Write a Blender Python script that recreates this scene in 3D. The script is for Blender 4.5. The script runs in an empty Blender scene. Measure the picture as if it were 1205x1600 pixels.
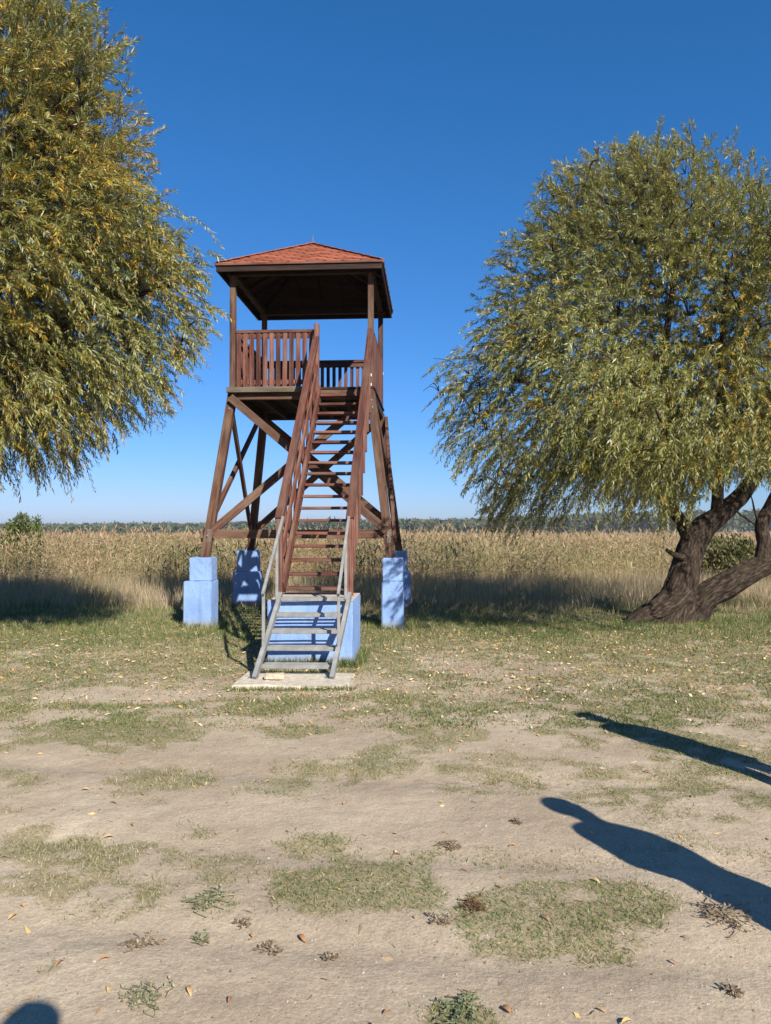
import bpy, bmesh, math, random
import numpy as np
from mathutils import Vector, Matrix

random.seed(7)
rng = np.random.default_rng(7)
sc = bpy.context.scene
COL = sc.collection

# ------------------------------------------------------------------ camera, light, exposure
F = 1150.0            # focal length in photo pixels (1205 x 1600)
H = 1.65
HOR = 820.0
cam_d = bpy.data.cameras.new('camera')
cam = bpy.data.objects.new('camera', cam_d); COL.objects.link(cam)
cam.location = (0, 0, H)
cam.rotation_euler = (math.radians(90) + math.atan((HOR - 800) / F), 0, 0)
cam_d.sensor_fit = 'VERTICAL'; cam_d.sensor_height = 24.0; cam_d.lens = 24.0 * F / 1600.0
cam_d.clip_start = 0.05; cam_d.clip_end = 5000
sc.camera = cam
sc.render.resolution_x = 771; sc.render.resolution_y = 1024

SUN_EL = math.radians(33.4)
SUN_AZ = math.radians(27.5)      # shadows run this far to the left of the view direction
sun_dir = Vector((math.sin(SUN_AZ) * math.cos(SUN_EL), -math.cos(SUN_AZ) * math.cos(SUN_EL), math.sin(SUN_EL)))
sd = bpy.data.lights.new('sun', 'SUN'); sun = bpy.data.objects.new('sun', sd); COL.objects.link(sun)
sd.energy = 5.0; sd.angle = math.radians(0.53); sd.color = (1.0, 0.94, 0.83)
sun.location = (20, -30, 30)
sun.rotation_euler = sun_dir.to_track_quat('Z', 'Y').to_euler()

w = bpy.data.worlds.new('World'); sc.world = w; w.use_nodes = True
nt = w.node_tree; nt.nodes.clear()
wo = nt.nodes.new('ShaderNodeOutputWorld'); bg = nt.nodes.new('ShaderNodeBackground')
sky = nt.nodes.new('ShaderNodeTexSky'); sky.sky_type = 'NISHITA'; sky.sun_disc = False
sky.sun_elevation = SUN_EL
sky.sun_rotation = math.pi - SUN_AZ     # clockwise from +Y
sky.altitude = 0; sky.air_density = 1.0; sky.dust_density = 0.25; sky.ozone_density = 3.5
# colour response of the sky: deeper blue than the raw model, the same grade over the whole dome
sep = nt.nodes.new('ShaderNodeSeparateColor'); cmb = nt.nodes.new('ShaderNodeCombineColor'); nt.links.new(sky.outputs[0], sep.inputs[0])
for i, (k, p) in enumerate(((.185, 1.29), (.575, .88), (.92, .90))):
    a = nt.nodes.new('ShaderNodeMath'); a.operation = 'POWER'; a.inputs[1].default_value = p
    b = nt.nodes.new('ShaderNodeMath'); b.operation = 'MULTIPLY'; b.inputs[1].default_value = k
    nt.links.new(sep.outputs[i], a.inputs[0]); nt.links.new(a.outputs[0], b.inputs[0]); nt.links.new(b.outputs[0], cmb.inputs[i])
nt.links.new(cmb.outputs[0], bg.inputs[0])
bg.inputs[1].default_value = 0.10
nt.links.new(bg.outputs[0], wo.inputs[0])
sc.view_settings.view_transform = 'Standard'; sc.view_settings.look = 'None'
sc.view_settings.exposure = 0.88; sc.view_settings.gamma = 1.0
sc.view_settings.use_curve_mapping = False

def at(px, py, d):
    """world point seen at photo pixel (px,py) at depth d"""
    return Vector(((px - 602.5) * d / F, d, H + (HOR - py) * d / F))
def gpt(px, py):
    d = F * H / (py - HOR)
    return ((px - 602.5) * d / F, d)

# ------------------------------------------------------------------ noise in numpy
def _hash(ix, iy, s):
    n = (ix.astype(np.int64) * 374761393 + iy.astype(np.int64) * 668265263 + s * 974634777) & 0xffffffff
    n = ((n ^ (n >> 13)) * 1274126177) & 0xffffffff
    return ((n ^ (n >> 16)) & 0xffff) / 65535.0
def vnoise(x, y, s=0):
    x = np.asarray(x, float); y = np.asarray(y, float)
    ix = np.floor(x); iy = np.floor(y); fx = x - ix; fy = y - iy
    fx = fx * fx * (3 - 2 * fx); fy = fy * fy * (3 - 2 * fy)
    a = _hash(ix, iy, s); b = _hash(ix + 1, iy, s); c = _hash(ix, iy + 1, s); d = _hash(ix + 1, iy + 1, s)
    return a + (b - a) * fx + (c - a) * fy + (a - b - c + d) * fx * fy
def fbm(x, y, s=0, o=4):
    r = 0; amp = 0.5; t = 0
    for i in range(o):
        r = r + amp * vnoise(x * 2 ** i, y * 2 ** i, s + i); t += amp; amp *= 0.55
    return r / t
def sstep(a, b, x):
    t = np.clip((x - a) / (b - a), 0, 1); return t * t * (3 - 2 * t)

def base_z(y):
    return np.interp(y, [-50, 13.5, 20, 30, 60, 150, 400, 700, 2500], [0, 0, -0.14, -0.42, -0.95, -1.9, -4.5, -6.5, -20.0])
def track(x, y):
    """shallow wheel ruts running across the sandy strip"""
    yy = y + 0.10 * x + 0.25 * (vnoise(x * 0.25, y * 0 + 3, 41) - 0.5)
    r = np.exp(-((yy - 2.95) / 0.13) ** 2) + np.exp(-((yy - 4.9) / 0.16) ** 2) + 0.8 * np.exp(-((yy - 3.75) / 0.12) ** 2)
    return r
def gz(x, y):
    x = np.asarray(x, float); y = np.asarray(y, float)
    near = sstep(16, 10, y)
    z = base_z(y)
    z = z + near * (0.030 * (fbm(x * 0.7, y * 0.7, 5, 3) - 0.5) + 0.012 * (fbm(x * 4, y * 4, 9, 3) - 0.5))
    tr = track(x, y) * sstep(7, 5.5, y)
    z = z - 0.018 * tr
    tread = np.maximum(0, np.sin((x * 38 + y * 60)))
    z = z + 0.007 * tread * tr * sstep(.4, .6, vnoise(x * 1.3, y * 1.3, 77))
    z = z + .009 * (vnoise(x * 9, y * 9, 88) - .5) * sstep(.45, .7, vnoise(x * .9, y * .9, 89)) * near
    z = z + (y > 16) * 0.25 * (fbm(x * 0.06, y * 0.06, 12, 2) - 0.5) * sstep(16, 60, y)
    # flattened round the tower feet
    return z
def gz1(x, y): return float(gz(np.array([x]), np.array([y]))[0])

# grass patches on the sandy strip, (centre px, half sizes, strength)
PATCH = [(80, 1360, 190, 75, 1.0), (300, 1350, 110, 55, .7), (555, 1400, 125, 50, 1.1), (880, 1430, 150, 72, 1.0),
         (500, 1318, 70, 22, .8), (255, 1215, 75, 17, 1.0), (190, 1150, 120, 22, .9), (560, 1190, 120, 32, .8),
         (680, 1138, 80, 22, .9), (1050, 1250, 140, 36, 1.0), (905, 1155, 60, 24, .9), (660, 1345, 55, 24, .6),
         (85, 1508, 35, 26, .9), (722, 1580, 55, 30, 1.1), (450, 1240, 90, 25, .5), (1150, 1340, 60, 30, .5),
         (790, 1190, 70, 22, .6), (30, 1220, 60, 18, .8), (400, 1150, 80, 20, .5), (1130, 1190, 90, 26, .7),
         (950, 1340, 60, 24, .6), (30, 1140, 60, 18, .6), (620, 1480, 40, 12, .3), (1000, 1110, 120, 22, .9),
         (95, 1100, 130, 12, .9), (420, 1108, 80, 12, .5), (330, 1410, 45, 22, .8)]
BARE = [(190, 1086, 150, 12, .9), (800, 1046, 90, 16, .9), (690, 1032, 50, 12, .5), (455, 1070, 180, 20, .6), (150, 1195, 200, 20, .3)]
def grass_mask(x, y):
    d = np.maximum(y, 1.2)
    px = 602.5 + x * F / d; py = HOR + F * H / d
    n = fbm(x * 1.7, y * 1.7, 21, 4); n2 = fbm(x * 7, y * 7, 31, 3); n3 = fbm(x * 2.6 + 7, y * 3.4, 37, 5)
    m = sstep(1160, 1068, py + (n - 0.5) * 120)
    for cx, cy, rx, ry, s in PATCH:
        q = ((px - cx) / rx) ** 2 + ((py - cy) / ry) ** 2
        m = np.maximum(m, s * sstep(1.25, 0.35, q + (n3 - 0.5) * 5.5 + (n2 - .5) * 2.4))
    for cx, cy, rx, ry, s in BARE:
        q = ((px - cx) / rx) ** 2 + ((py - cy) / ry) ** 2
        m = m - s * sstep(1.6, 0.3, q + (n - 0.5) * 1.6)
    n4 = fbm(x * 1.3 + 11, y * 2.2, 47, 5)
    m = np.maximum(m, .9 * sstep(.55, .66, n4) * sstep(1500, 1150, py))
    m = m * (1 - .32 * sstep(.50, .62, fbm(x * 1.1 + 3, y * 2.0, 53, 4)) * sstep(1130, 1060, py) * sstep(975, 1010, py))
    off = (np.abs(px - 602) > 640)
    m = np.where(off, np.maximum(m, sstep(0.5, 0.62, n) * 0.8), m)
    return np.clip(m * sstep(.33, .68, n2 + .20 * m) * 1.25, 0, 1)

# ------------------------------------------------------------------ material helpers
def srgb(r, g, b):
    def f(c):
        c /= 255.0
        return c / 12.92 if c <= 0.04045 else ((c + 0.055) / 1.055) ** 2.4
    return (f(r), f(g), f(b), 1)
def newmat(name):
    m = bpy.data.materials.new(name); m.use_nodes = True
    t = m.node_tree; t.nodes.clear()
    return m, t
def N(t, typ, **kw):
    n = t.nodes.new(typ)
    for k, v in kw.items():
        if k.startswith('i_'):
            n.inputs[k[2:].replace('_', ' ')].default_value = v
        else: setattr(n, k, v)
    return n
def ramp(t, fac, stops, interp='LINEAR'):
    r = t.nodes.new('ShaderNodeValToRGB'); r.color_ramp.interpolation = interp
    e = r.color_ramp.elements
    while len(e) < len(stops): e.new(0.5)
    for i, (p, c) in enumerate(stops):
        e[i].position = p; e[i].color = c if len(c) == 4 else (*c, 1)
    if fac is not None: t.links.new(fac, r.inputs[0])
    return r
def mixc(t, fac, a, b, mode='MIX'):
    m = t.nodes.new('ShaderNodeMix'); m.data_type = 'RGBA'; m.blend_type = mode
    for sock, v in ((m.inputs[0], fac), (m.inputs[6], a), (m.inputs[7], b)):
        if hasattr(v, 'is_linked'): t.links.new(v, sock)
        else: sock.default_value = v
    return m.outputs[2]
def noise(t, vec, scale, detail=4, rough=0.55):
    n = t.nodes.new('ShaderNodeTexNoise'); n.inputs['Scale'].default_value = scale
    n.inputs['Detail'].default_value = detail; n.inputs['Roughness'].default_value = rough
    if vec is not None: t.links.new(vec, n.inputs['Vector'])
    return n.outputs[0]
def mapping(t, src, scale, addrand=False):
    m = t.nodes.new('ShaderNodeMapping'); m.inputs['Scale'].default_value = scale
    if addrand:
        oi = t.nodes.new('ShaderNodeObjectInfo'); mu = t.nodes.new('ShaderNodeMath'); mu.operation = 'MULTIPLY'
        mu.inputs[1].default_value = 37.0; t.links.new(oi.outputs['Random'], mu.inputs[0])
        t.links.new(mu.outputs[0], m.inputs['Location'])
    t.links.new(src, m.inputs['Vector']); return m.outputs[0]
def finish(t, col, rough, bump=None, strength=0.3, dist=0.01, metal=0.0, spec=0.5):
    b = t.nodes.new('ShaderNodeBsdfPrincipled'); o = t.nodes.new('ShaderNodeOutputMaterial')
    for sock, v in ((b.inputs['Base Color'], col), (b.inputs['Roughness'], rough)):
        if hasattr(v, 'is_linked'): t.links.new(v, sock)
        else: sock.default_value = v
    b.inputs['Metallic'].default_value = metal; b.inputs['Specular IOR Level'].default_value = spec
    if bump is not None:
        bn = t.nodes.new('ShaderNodeBump'); bn.inputs['Strength'].default_value = strength; bn.inputs['Distance'].default_value = dist
        t.links.new(bump, bn.inputs['Height']); t.links.new(bn.outputs[0], b.inputs['Normal'])
    t.links.new(b.outputs[0], o.inputs[0]); return b

def wood_mat(name, dark, mid, light, weather, wamt=0.5):
    m, t = newmat(name)
    tc = t.nodes.new('ShaderNodeTexCoord').outputs['Object']
    v1 = mapping(t, tc, (1.2, 22, 22), True); v2 = mapping(t, tc, (1.6, 5, 5), True); v3 = mapping(t, tc, (6, 120, 120), True)
    n1 = noise(t, v1, 1.0, 5, 0.6); n2 = noise(t, v2, 1.0, 4, 0.6); n3 = noise(t, v3, 1.0, 3)
    c = ramp(t, n1, [(0.30, dark), (0.5, mid), (0.72, light)])
    wf = ramp(t, n2, [(0.5 - 0.12 * wamt, (0, 0, 0)), (0.66, (1, 1, 1))]).outputs[0]
    wv = t.nodes.new('ShaderNodeMath'); wv.operation = 'MULTIPLY'; wv.inputs[1].default_value = wamt; t.links.new(wf, wv.inputs[0])
    c2 = mixc(t, wv.outputs[0], c.outputs[0], weather)
    c3 = mixc(t, 0.55, c2, ramp(t, n3, [(0.3, (.45, .45, .45)), (0.6, (1, 1, 1))]).outputs[0], 'MULTIPLY')
    oi = t.nodes.new('ShaderNodeObjectInfo')
    hs = t.nodes.new('ShaderNodeHueSaturation')
    mr = t.nodes.new('ShaderNodeMapRange'); mr.inputs['To Min'].default_value = 0.62; mr.inputs['To Max'].default_value = 1.18
    t.links.new(oi.outputs['Random'], mr.inputs[0]); t.links.new(mr.outputs[0], hs.inputs['Value']); t.links.new(c3, hs.inputs['Color'])
    # cracks
    v4 = mapping(t, tc, (0.8, 60, 60), True); n4 = noise(t, v4, 1.0, 2)
    cr = ramp(t, n4, [(0.30, (.25, .25, .25)), (0.36, (1, 1, 1))]).outputs[0]
    c4 = mixc(t, 1.0, hs.outputs[0], cr, 'MULTIPLY')
    bsum = t.nodes.new('ShaderNodeMath'); bsum.operation = 'ADD'; t.links.new(n1, bsum.inputs[0]); t.links.new(n3, bsum.inputs[1])
    finish(t, c4, 0.72, bsum.outputs[0], 0.5, 0.006, spec=0.25)
    return m
M = {}
M['red_wood'] = wood_mat('stained_red_wood', srgb(58, 32, 27), srgb(98, 56, 46), srgb(126, 80, 66), srgb(128, 100, 86), 0.6)
M['brown_wood'] = wood_mat('weathered_brown_wood', srgb(48, 32, 26), srgb(84, 56, 44), srgb(112, 82, 66), srgb(122, 100, 82), 0.6)
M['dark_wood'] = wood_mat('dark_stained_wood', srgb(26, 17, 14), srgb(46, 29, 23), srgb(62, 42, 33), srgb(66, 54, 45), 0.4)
M['grey_wood'] = wood_mat('grey_old_wood', srgb(46, 39, 33), srgb(84, 72, 60), srgb(116, 102, 84), srgb(104, 97, 86), 0.8)

def blue_mat():
    m, t = newmat('light_blue_painted_concrete')
    tc = t.nodes.new('ShaderNodeTexCoord').outputs['Object']
    n1 = noise(t, tc, 2.2, 5); n2 = noise(t, tc, 22, 6, 0.65); n3 = noise(t, tc, 90, 3)
    c = ramp(t, n1, [(0.3, srgb(114, 142, 188)), (0.7, srgb(132, 160, 204))]).outputs[0]
    c = mixc(t, ramp(t, n2, [(0.62, (0, 0, 0)), (0.70, (.8, .8, .8))]).outputs[0], c, srgb(140, 170, 214))
    chips = ramp(t, noise(t, tc, 34, 4, 0.7), [(0.655, (0, 0, 0)), (0.68, (1, 1, 1))]).outputs[0]
    c = mixc(t, chips, c, srgb(112, 120, 128))
    stn = ramp(t, noise(t, mapping(t, tc, (14, 14, 1.3)), 1.0, 4), [(0.52, (0, 0, 0)), (0.75, (.55, .55, .55))]).outputs[0]
    c = mixc(t, stn, c, srgb(104, 122, 152))
    # earth splash near the ground
    sep = t.nodes.new('ShaderNodeSeparateXYZ'); t.links.new(t.nodes.new('ShaderNodeNewGeometry').outputs['Position'], sep.inputs[0])
    ad = t.nodes.new('ShaderNodeMath'); ad.operation = 'MULTIPLY_ADD'; ad.inputs[1].default_value = -0.16; t.links.new(n2, ad.inputs[0]); t.links.new(sep.outputs[2], ad.inputs[2])
    sp = ramp(t, ad.outputs[0], [(-0.0, (.5, .5, .5)), (0.06, (0, 0, 0))]).outputs[0]
    c = mixc(t, sp, c, srgb(140, 134, 122))
    sm = t.nodes.new('ShaderNodeMath'); sm.operation = 'ADD'; t.links.new(n2, sm.inputs[0]); t.links.new(n3, sm.inputs[1])
    finish(t, c, 0.85, sm.outputs[0], 0.6, 0.012, spec=0.2)
    return m
M['blue'] = blue_mat()
def steel_mat():
    m, t = newmat('galvanised_steel_paint')
    tc = t.nodes.new('ShaderNodeTexCoord').outputs['Object']
    n1 = noise(t, tc, 9, 5); n2 = noise(t, tc, 60, 4)
    c = ramp(t, n1, [(0.3, srgb(112, 112, 109)), (0.7, srgb(142, 141, 138))]).outputs[0]
    c = mixc(t, ramp(t, n2, [(0.62, (0, 0, 0)), (0.72, (.7, .7, .7))]).outputs[0], c, srgb(120, 100, 84))
    finish(t, c, 0.55, n2, 0.3, 0.003, metal=0.15, spec=0.4)
    return m
M['steel'] = steel_mat()
def simple(name, c, rough=0.7, c2=None, scale=8, bump=0.2, metal=0, spec=0.4):
    m, t = newmat(name)
    tc = t.nodes.new('ShaderNodeTexCoord').outputs['Object']
    n1 = noise(t, tc, scale, 5)
    c2 = c2 or tuple(x * 0.7 for x in c[:3]) + (1,)
    col = ramp(t, n1, [(0.3, c2), (0.7, c)]).outputs[0]
    finish(t, col, rough, n1, bump, 0.01, metal, spec)
    return m
M['concrete'] = simple('rough_concrete', srgb(196, 186, 168), 0.9, srgb(158, 148, 132), 16, 0.6)
M['stone'] = simple('pale_rough_stone', srgb(206, 184, 158), 0.9, srgb(158, 134, 112), 30, 0.8)
M['topc'] = simple('bare_mortar', srgb(200, 184, 170), 0.9, srgb(150, 130, 118), 30, 0.8)
M['rust'] = simple('rusty_bracket_steel', srgb(120, 110, 104), 0.6, srgb(86, 66, 54), 30, 0.3, metal=0.3)
M['white_plate'] = simple('white_plate', srgb(225, 225, 225), 0.5, srgb(190, 190, 190), 30, 0.1)
def shingle_mat():
    m, t = newmat('red_bitumen_shingle')
    tc = t.nodes.new('ShaderNodeTexCoord').outputs['Object']
    n1 = noise(t, tc, 240, 2); n0 = noise(t, tc, 3, 3)
    c = ramp(t, n0, [(0.3, srgb(128, 73, 54)), (0.7, srgb(158, 96, 73))]).outputs[0]
    c = mixc(t, 0.5, c, ramp(t, n1, [(0.35, (.55, .5, .5)), (0.65, (1.2, 1.15, 1.1))]).outputs[0], 'MULTIPLY')
    oi = t.nodes.new('ShaderNodeObjectInfo'); hs = t.nodes.new('ShaderNodeHueSaturation')
    mr = t.nodes.new('ShaderNodeMapRange'); mr.inputs['To Min'].default_value = 0.75; mr.inputs['To Max'].default_value = 1.2
    t.links.new(oi.outputs['Random'], mr.inputs[0]); t.links.new(mr.outputs[0], hs.inputs['Value']); t.links.new(c, hs.inputs['Color'])
    lich = ramp(t, noise(t, tc, 14, 3), [(0.74, (0, 0, 0)), (0.77, (1, 1, 1))]).outputs[0]
    c2 = mixc(t, lich, hs.outputs[0], srgb(205, 190, 175))
    finish(t, c2, 0.9, n1, 0.5, 0.004, spec=0.2)
    return m
M['shingle'] = shingle_mat()
def leafy(name, back=None, trans=0.35, rough=0.5, spec=0.35, backmix=0.6):
    """two sided leaf: colour from the mesh attribute 'tint' (each leaf's own colour)"""
    m, t = newmat(name)
    at_ = t.nodes.new('ShaderNodeAttribute'); at_.attribute_name = 'tint'
    col = at_.outputs['Color']
    if back:
        ge = t.nodes.new('ShaderNodeNewGeometry')
        mu = t.nodes.new('ShaderNodeMath'); mu.operation = 'MULTIPLY'; mu.inputs[1].default_value = backmix
        t.links.new(ge.outputs['Backfacing'], mu.inputs[0])
        col = mixc(t, mu.outputs[0], col, back)
    b = t.nodes.new('ShaderNodeBsdfPrincipled'); t.links.new(col, b.inputs['Base Color'])
    b.inputs['Roughness'].default_value = rough; b.inputs['Specular IOR Level'].default_value = spec
    tr = t.nodes.new('ShaderNodeBsdfTranslucent')
    t.links.new(mixc(t, 1.0, col, (1.0, 0.95, 0.45, 1), 'MULTIPLY'), tr.inputs[0])
    mx = t.nodes.new('ShaderNodeMixShader'); mx.inputs[0].default_value = trans
    t.links.new(b.outputs[0], mx.inputs[1]); t.links.new(tr.outputs[0], mx.inputs[2])
    o = t.nodes.new('ShaderNodeOutputMaterial'); t.links.new(mx.outputs[0], o.inputs[0])
    return m
M['willow_leaf'] = leafy('willow_leaf', back=(0.32, 0.34, 0.16, 1), trans=0.30, rough=0.48, spec=0.35)
M['grass'] = leafy('grass_blade', trans=0.3, rough=0.6, spec=0.25)
M['reed'] = leafy('dry_reed', trans=0.25, rough=0.7, spec=0.2)
M['forest'] = leafy('far_foliage', trans=0.1, rough=0.8, spec=0.1)
M['dead_leaf'] = leafy('fallen_leaf', trans=0.1, rough=0.55, spec=0.4)
def bark_mat():
    m, t = newmat('furrowed_willow_bark')
    tc = t.nodes.new('ShaderNodeTexCoord').outputs['UV']
    v = mapping(t, tc, (1, 0.30, 1))
    n1 = noise(t, v, 24, 6, 0.7); tcg = t.nodes.new('ShaderNodeTexCoord').outputs['Object']; n2 = noise(t, tcg, 3, 3)
    c = ramp(t, n1, [(0.36, srgb(24, 19, 16)), (0.5, srgb(62, 52, 44)), (0.68, srgb(104, 92, 79))]).outputs[0]
    c = mixc(t, ramp(t, n2, [(0.45, (0, 0, 0)), (0.7, (.5, .5, .5))]).outputs[0], c, srgb(58, 48, 39))
    finish(t, c, 0.9, n1, 1.0, 0.05, spec=0.15)
    return m
M['bark'] = bark_mat()
M['twig'] = simple('willow_twig', srgb(96, 74, 48), 0.7, srgb(64, 50, 36), 6)

def ground_mat():
    m, t = newmat('sandy_ground')
    pos = t.nodes.new('ShaderNodeNewGeometry').outputs['Position']
    a = t.nodes.new('ShaderNodeAttribute'); a.attribute_name = 'cover'
    z = t.nodes.new('ShaderNodeAttribute'); z.attribute_name = 'zone'
    n1 = noise(t, pos, 0.9, 5); n2 = noise(t, pos, 9, 6, 0.65); n3 = noise(t, pos, 70, 5, 0.7); n4 = noise(t, pos, 260, 3, 0.7)
    c = ramp(t, n1, [(0.3, srgb(150, 134, 114)), (0.7, srgb(182, 167, 145))]).outputs[0]
    c = mixc(t, 0.5, c, ramp(t, n2, [(0.3, (.72, .70, .68)), (0.68, (1.08, 1.06, 1.04))]).outputs[0], 'MULTIPLY')
    c = mixc(t, 0.75, c, ramp(t, n3, [(0.3, (.68, .66, .64)), (0.7, (1.18, 1.18, 1.18))]).outputs[0], 'MULTIPLY')
    grit = ramp(t, n4, [(0.60, (0, 0, 0)), (0.70, (.9, .9, .9))]).outputs[0]
    c = mixc(t, grit, c, srgb(205, 196, 182))
    grit2 = ramp(t, noise(t, pos, 150, 2), [(0.26, (.9, .9, .9)), (0.32, (0, 0, 0))]).outputs[0]
    c = mixc(t, grit2, c, srgb(96, 80, 66))
    lit = ramp(t, n3, [(0.32, srgb(84, 86, 50)), (0.5, srgb(122, 114, 76)), (0.68, srgb(160, 138, 106))]).outputs[0]
    # break the cover up
    ad = t.nodes.new('ShaderNodeMath'); ad.operation = 'ADD'; t.links.new(a.outputs['Fac'], ad.inputs[0])
    sb = t.nodes.new('ShaderNodeMath'); sb.operation = 'SUBTRACT'; sb.inputs[1].default_value = 0.5; t.links.new(n2, sb.inputs[0]); t.links.new(sb.outputs[0], ad.inputs[1])
    cf = ramp(t, ad.outputs[0], [(0.35, (0, 0, 0)), (1.15, (.6, .6, .6))]).outputs[0]
    c = mixc(t, cf, c, lit)
    strawn = noise(t, mapping(t, pos, (1, 0.25, 1)), 0.5, 5)
    straw = ramp(t, strawn, [(0.35, srgb(110, 92, 58)), (0.65, srgb(150, 124, 84))]).outputs[0]
    c = mixc(t, z.outputs['Fac'], c, straw)
    s1 = t.nodes.new('ShaderNodeMath'); s1.operation = 'MULTIPLY_ADD'; s1.inputs[1].default_value = 0.5; t.links.new(n3, s1.inputs[0]); t.links.new(n2, s1.inputs[2])
    s2 = t.nodes.new('ShaderNodeMath'); s2.operation = 'MULTIPLY_ADD'; s2.inputs[1].default_value = 0.25; t.links.new(n4, s2.inputs[0]); t.links.new(s1.outputs[0], s2.inputs[2])
    b_ = finish(t, c, 0.95, s2.outputs[0], 0.7, 0.012, spec=0.1)
    b2 = N(t, 'ShaderNodeBump'); b2.inputs['Strength'].default_value = .8; b2.inputs['Distance'].default_value = .010
    t.links.new(noise(t, pos, 13, 3, .6), b2.inputs['Height']); t.links.new(b2.outputs[0], b_.inputs['Normal'].links[0].from_node.inputs['Normal'])
    return m
M['ground'] = ground_mat()

# ------------------------------------------------------------------ object helpers
def link(name, me, parent=None, mat=None):
    o = bpy.data.objects.new(name, me); COL.objects.link(o)
    if mat is not None and me is not None and not me.materials: me.materials.append(M[mat] if isinstance(mat, str) else mat)
    if parent is not None: o.parent = parent
    return o
def tag(o, label=None, cat=None, group=None, kind=None):
    if label: o['label'] = label
    if cat: o['category'] = cat
    if group: o['group'] = group
    if kind: o['kind'] = kind
    return o
def empty(name, loc, label, cat, group=None):
    o = bpy.data.objects.new(name, None); COL.objects.link(o); o.location = loc; o.empty_display_size = 0.2
    return tag(o, label, cat, group)
def np_mesh(name, verts, faces, tint=None, smooth=False, nv=None):
    """verts (n,3), faces (m,k)"""
    me = bpy.data.meshes.new(name)
    verts = np.asarray(verts, np.float32); faces = np.asarray(faces, np.int32)
    k = faces.shape[1]
    me.vertices.add(len(verts)); me.vertices.foreach_set('co', verts.ravel())
    me.loops.add(faces.size); me.loops.foreach_set('vertex_index', faces.ravel())
    me.polygons.add(len(faces)); me.polygons.foreach_set('loop_start', np.arange(0, faces.size, k, dtype=np.int32))
    try: me.polygons.foreach_set('loop_total', np.full(len(faces), k, dtype=np.int32))
    except Exception: pass
    if smooth: me.polygons.foreach_set('use_smooth', np.ones(len(faces), bool))
    me.update(calc_edges=True)
    if tint is not None:
        a = me.attributes.new('tint', 'FLOAT_COLOR', 'POINT')
        c = np.ones((len(verts), 4), np.float32); c[:, :3] = tint
        a.data.foreach_set('color', c.ravel())
    return me
def box_mesh(lx, ly, lz, bev=0.004, center=True, jitter=0.0):
    bm = bmesh.new(); bmesh.ops.create_cube(bm, size=1)
    for v in bm.verts:
        v.co = Vector((v.co.x * lx, v.co.y * ly, v.co.z * lz))
        if jitter: v.co += Vector([random.uniform(-jitter, jitter) for _ in range(3)])
    if bev: bmesh.ops.bevel(bm, geom=bm.edges[:], offset=bev, segments=1, affect='EDGES')
    me = bpy.data.meshes.new('box'); bm.to_mesh(me); bm.free(); return me
def beam(name, a, b, wy, wz, mat, parent, up=(0, 0, 1), bev=0.004, pinv=None):
    """box from a to b (world). wy = width across, wz = height along the 'up' side; local X runs along it"""
    a = Vector(a); b = Vector(b); x = (b - a); L = x.length; x.normalize()
    u = Vector(up); z = (u - x * u.dot(x)).normalized(); y = z.cross(x)
    me = box_mesh(L, wy, wz, bev); o = link(name, me, parent, mat)
    mw = Matrix((x, y, z)).transposed().to_4x4(); mw.translation = (a + b) / 2
    if parent is not None:
        pm = parent_world(parent)
        o.matrix_local = pm.inverted() @ mw
    else: o.matrix_local = mw
    return o
def parent_world(p):
    m = p.matrix_basis.copy()
    q = p.parent
    while q is not None:
        m = q.matrix_basis @ m; q = q.parent
    return m
def place(o, mw):
    o.matrix_local = (parent_world(o.parent).inverted() @ mw) if o.parent else mw
def tube_np(pts, rad, sides, uv_scale=1.0, rough=0.0, seed=0, cap=True):
    """returns verts, faces, uvs for a tube along pts"""
    pts = [Vector(p) for p in pts]; n = len(pts)
    V = []; Fc = []; 
    t0 = (pts[1] - pts[0]).normalized(); ref = Vector((0, 0, 1)) if abs(t0.z) < 0.9 else Vector((1, 0, 0))
    u = (ref - t0 * ref.dot(t0)).normalized()
    ln = 0; lens = []
    for i in range(n):
        t = (pts[min(i + 1, n - 1)] - pts[max(i - 1, 0)]).normalized()
        u = (u - t * u.dot(t)).normalized(); v = t.cross(u)
        if i: ln += (pts[i] - pts[i - 1]).length
        lens.append(ln)
        for k in range(sides):
            a = 2 * math.pi * k / sides
            r = rad[i]
            if rough:
                r *= 1 + rough * (2 * float(fbm(np.array([math.cos(a) * 2.2 + 10 + seed]), np.array([math.sin(a) * 2.2 + ln * 0.9 + 20]), seed, 3)[0]) - 1) \
                     + rough * 0.30 * math.sin(a * 9 + ln * 2.3 + 2 * math.sin(ln * 4 + seed)) * (1 if r > .08 else .2) \
                     + rough * 1.1 * (2 * float(fbm(np.array([math.cos(a) * 5 + 30 + seed]), np.array([math.sin(a) * 5 + ln * 3 + 7]), seed + 9, 3)[0]) - 1) * (1 if r > .08 else .3)
            V.append(pts[i] + (u * math.cos(a) + v * math.sin(a)) * r)
    for i in range(n - 1):
        for k in range(sides):
            k2 = (k + 1) % sides
            Fc.append((i * sides + k, i * sides + k2, (i + 1) * sides + k2, (i + 1) * sides + k))
    return V, Fc, lens
def smooth_path(ctrl, n):
    """Catmull-Rom through (point, radius) list"""
    P = [Vector(c[0]) for c in ctrl]; R = [c[1] for c in ctrl]
    out = []; rr = []
    m = len(P)
    for i in range(m - 1):
        p0 = P[max(i - 1, 0)]; p1 = P[i]; p2 = P[i + 1]; p3 = P[min(i + 2, m - 1)]
        for j in range(n):
            t = j / n
            q = 0.5 * ((2 * p1) + (p2 - p0) * t + (2 * p0 - 5 * p1 + 4 * p2 - p3) * t * t + (3 * p1 - p0 - 3 * p2 + p3) * t ** 3)
            out.append(q); rr.append(R[i] + (R[i + 1] - R[i]) * t)
    out.append(P[-1]); rr.append(R[-1])
    return out, rr
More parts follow.
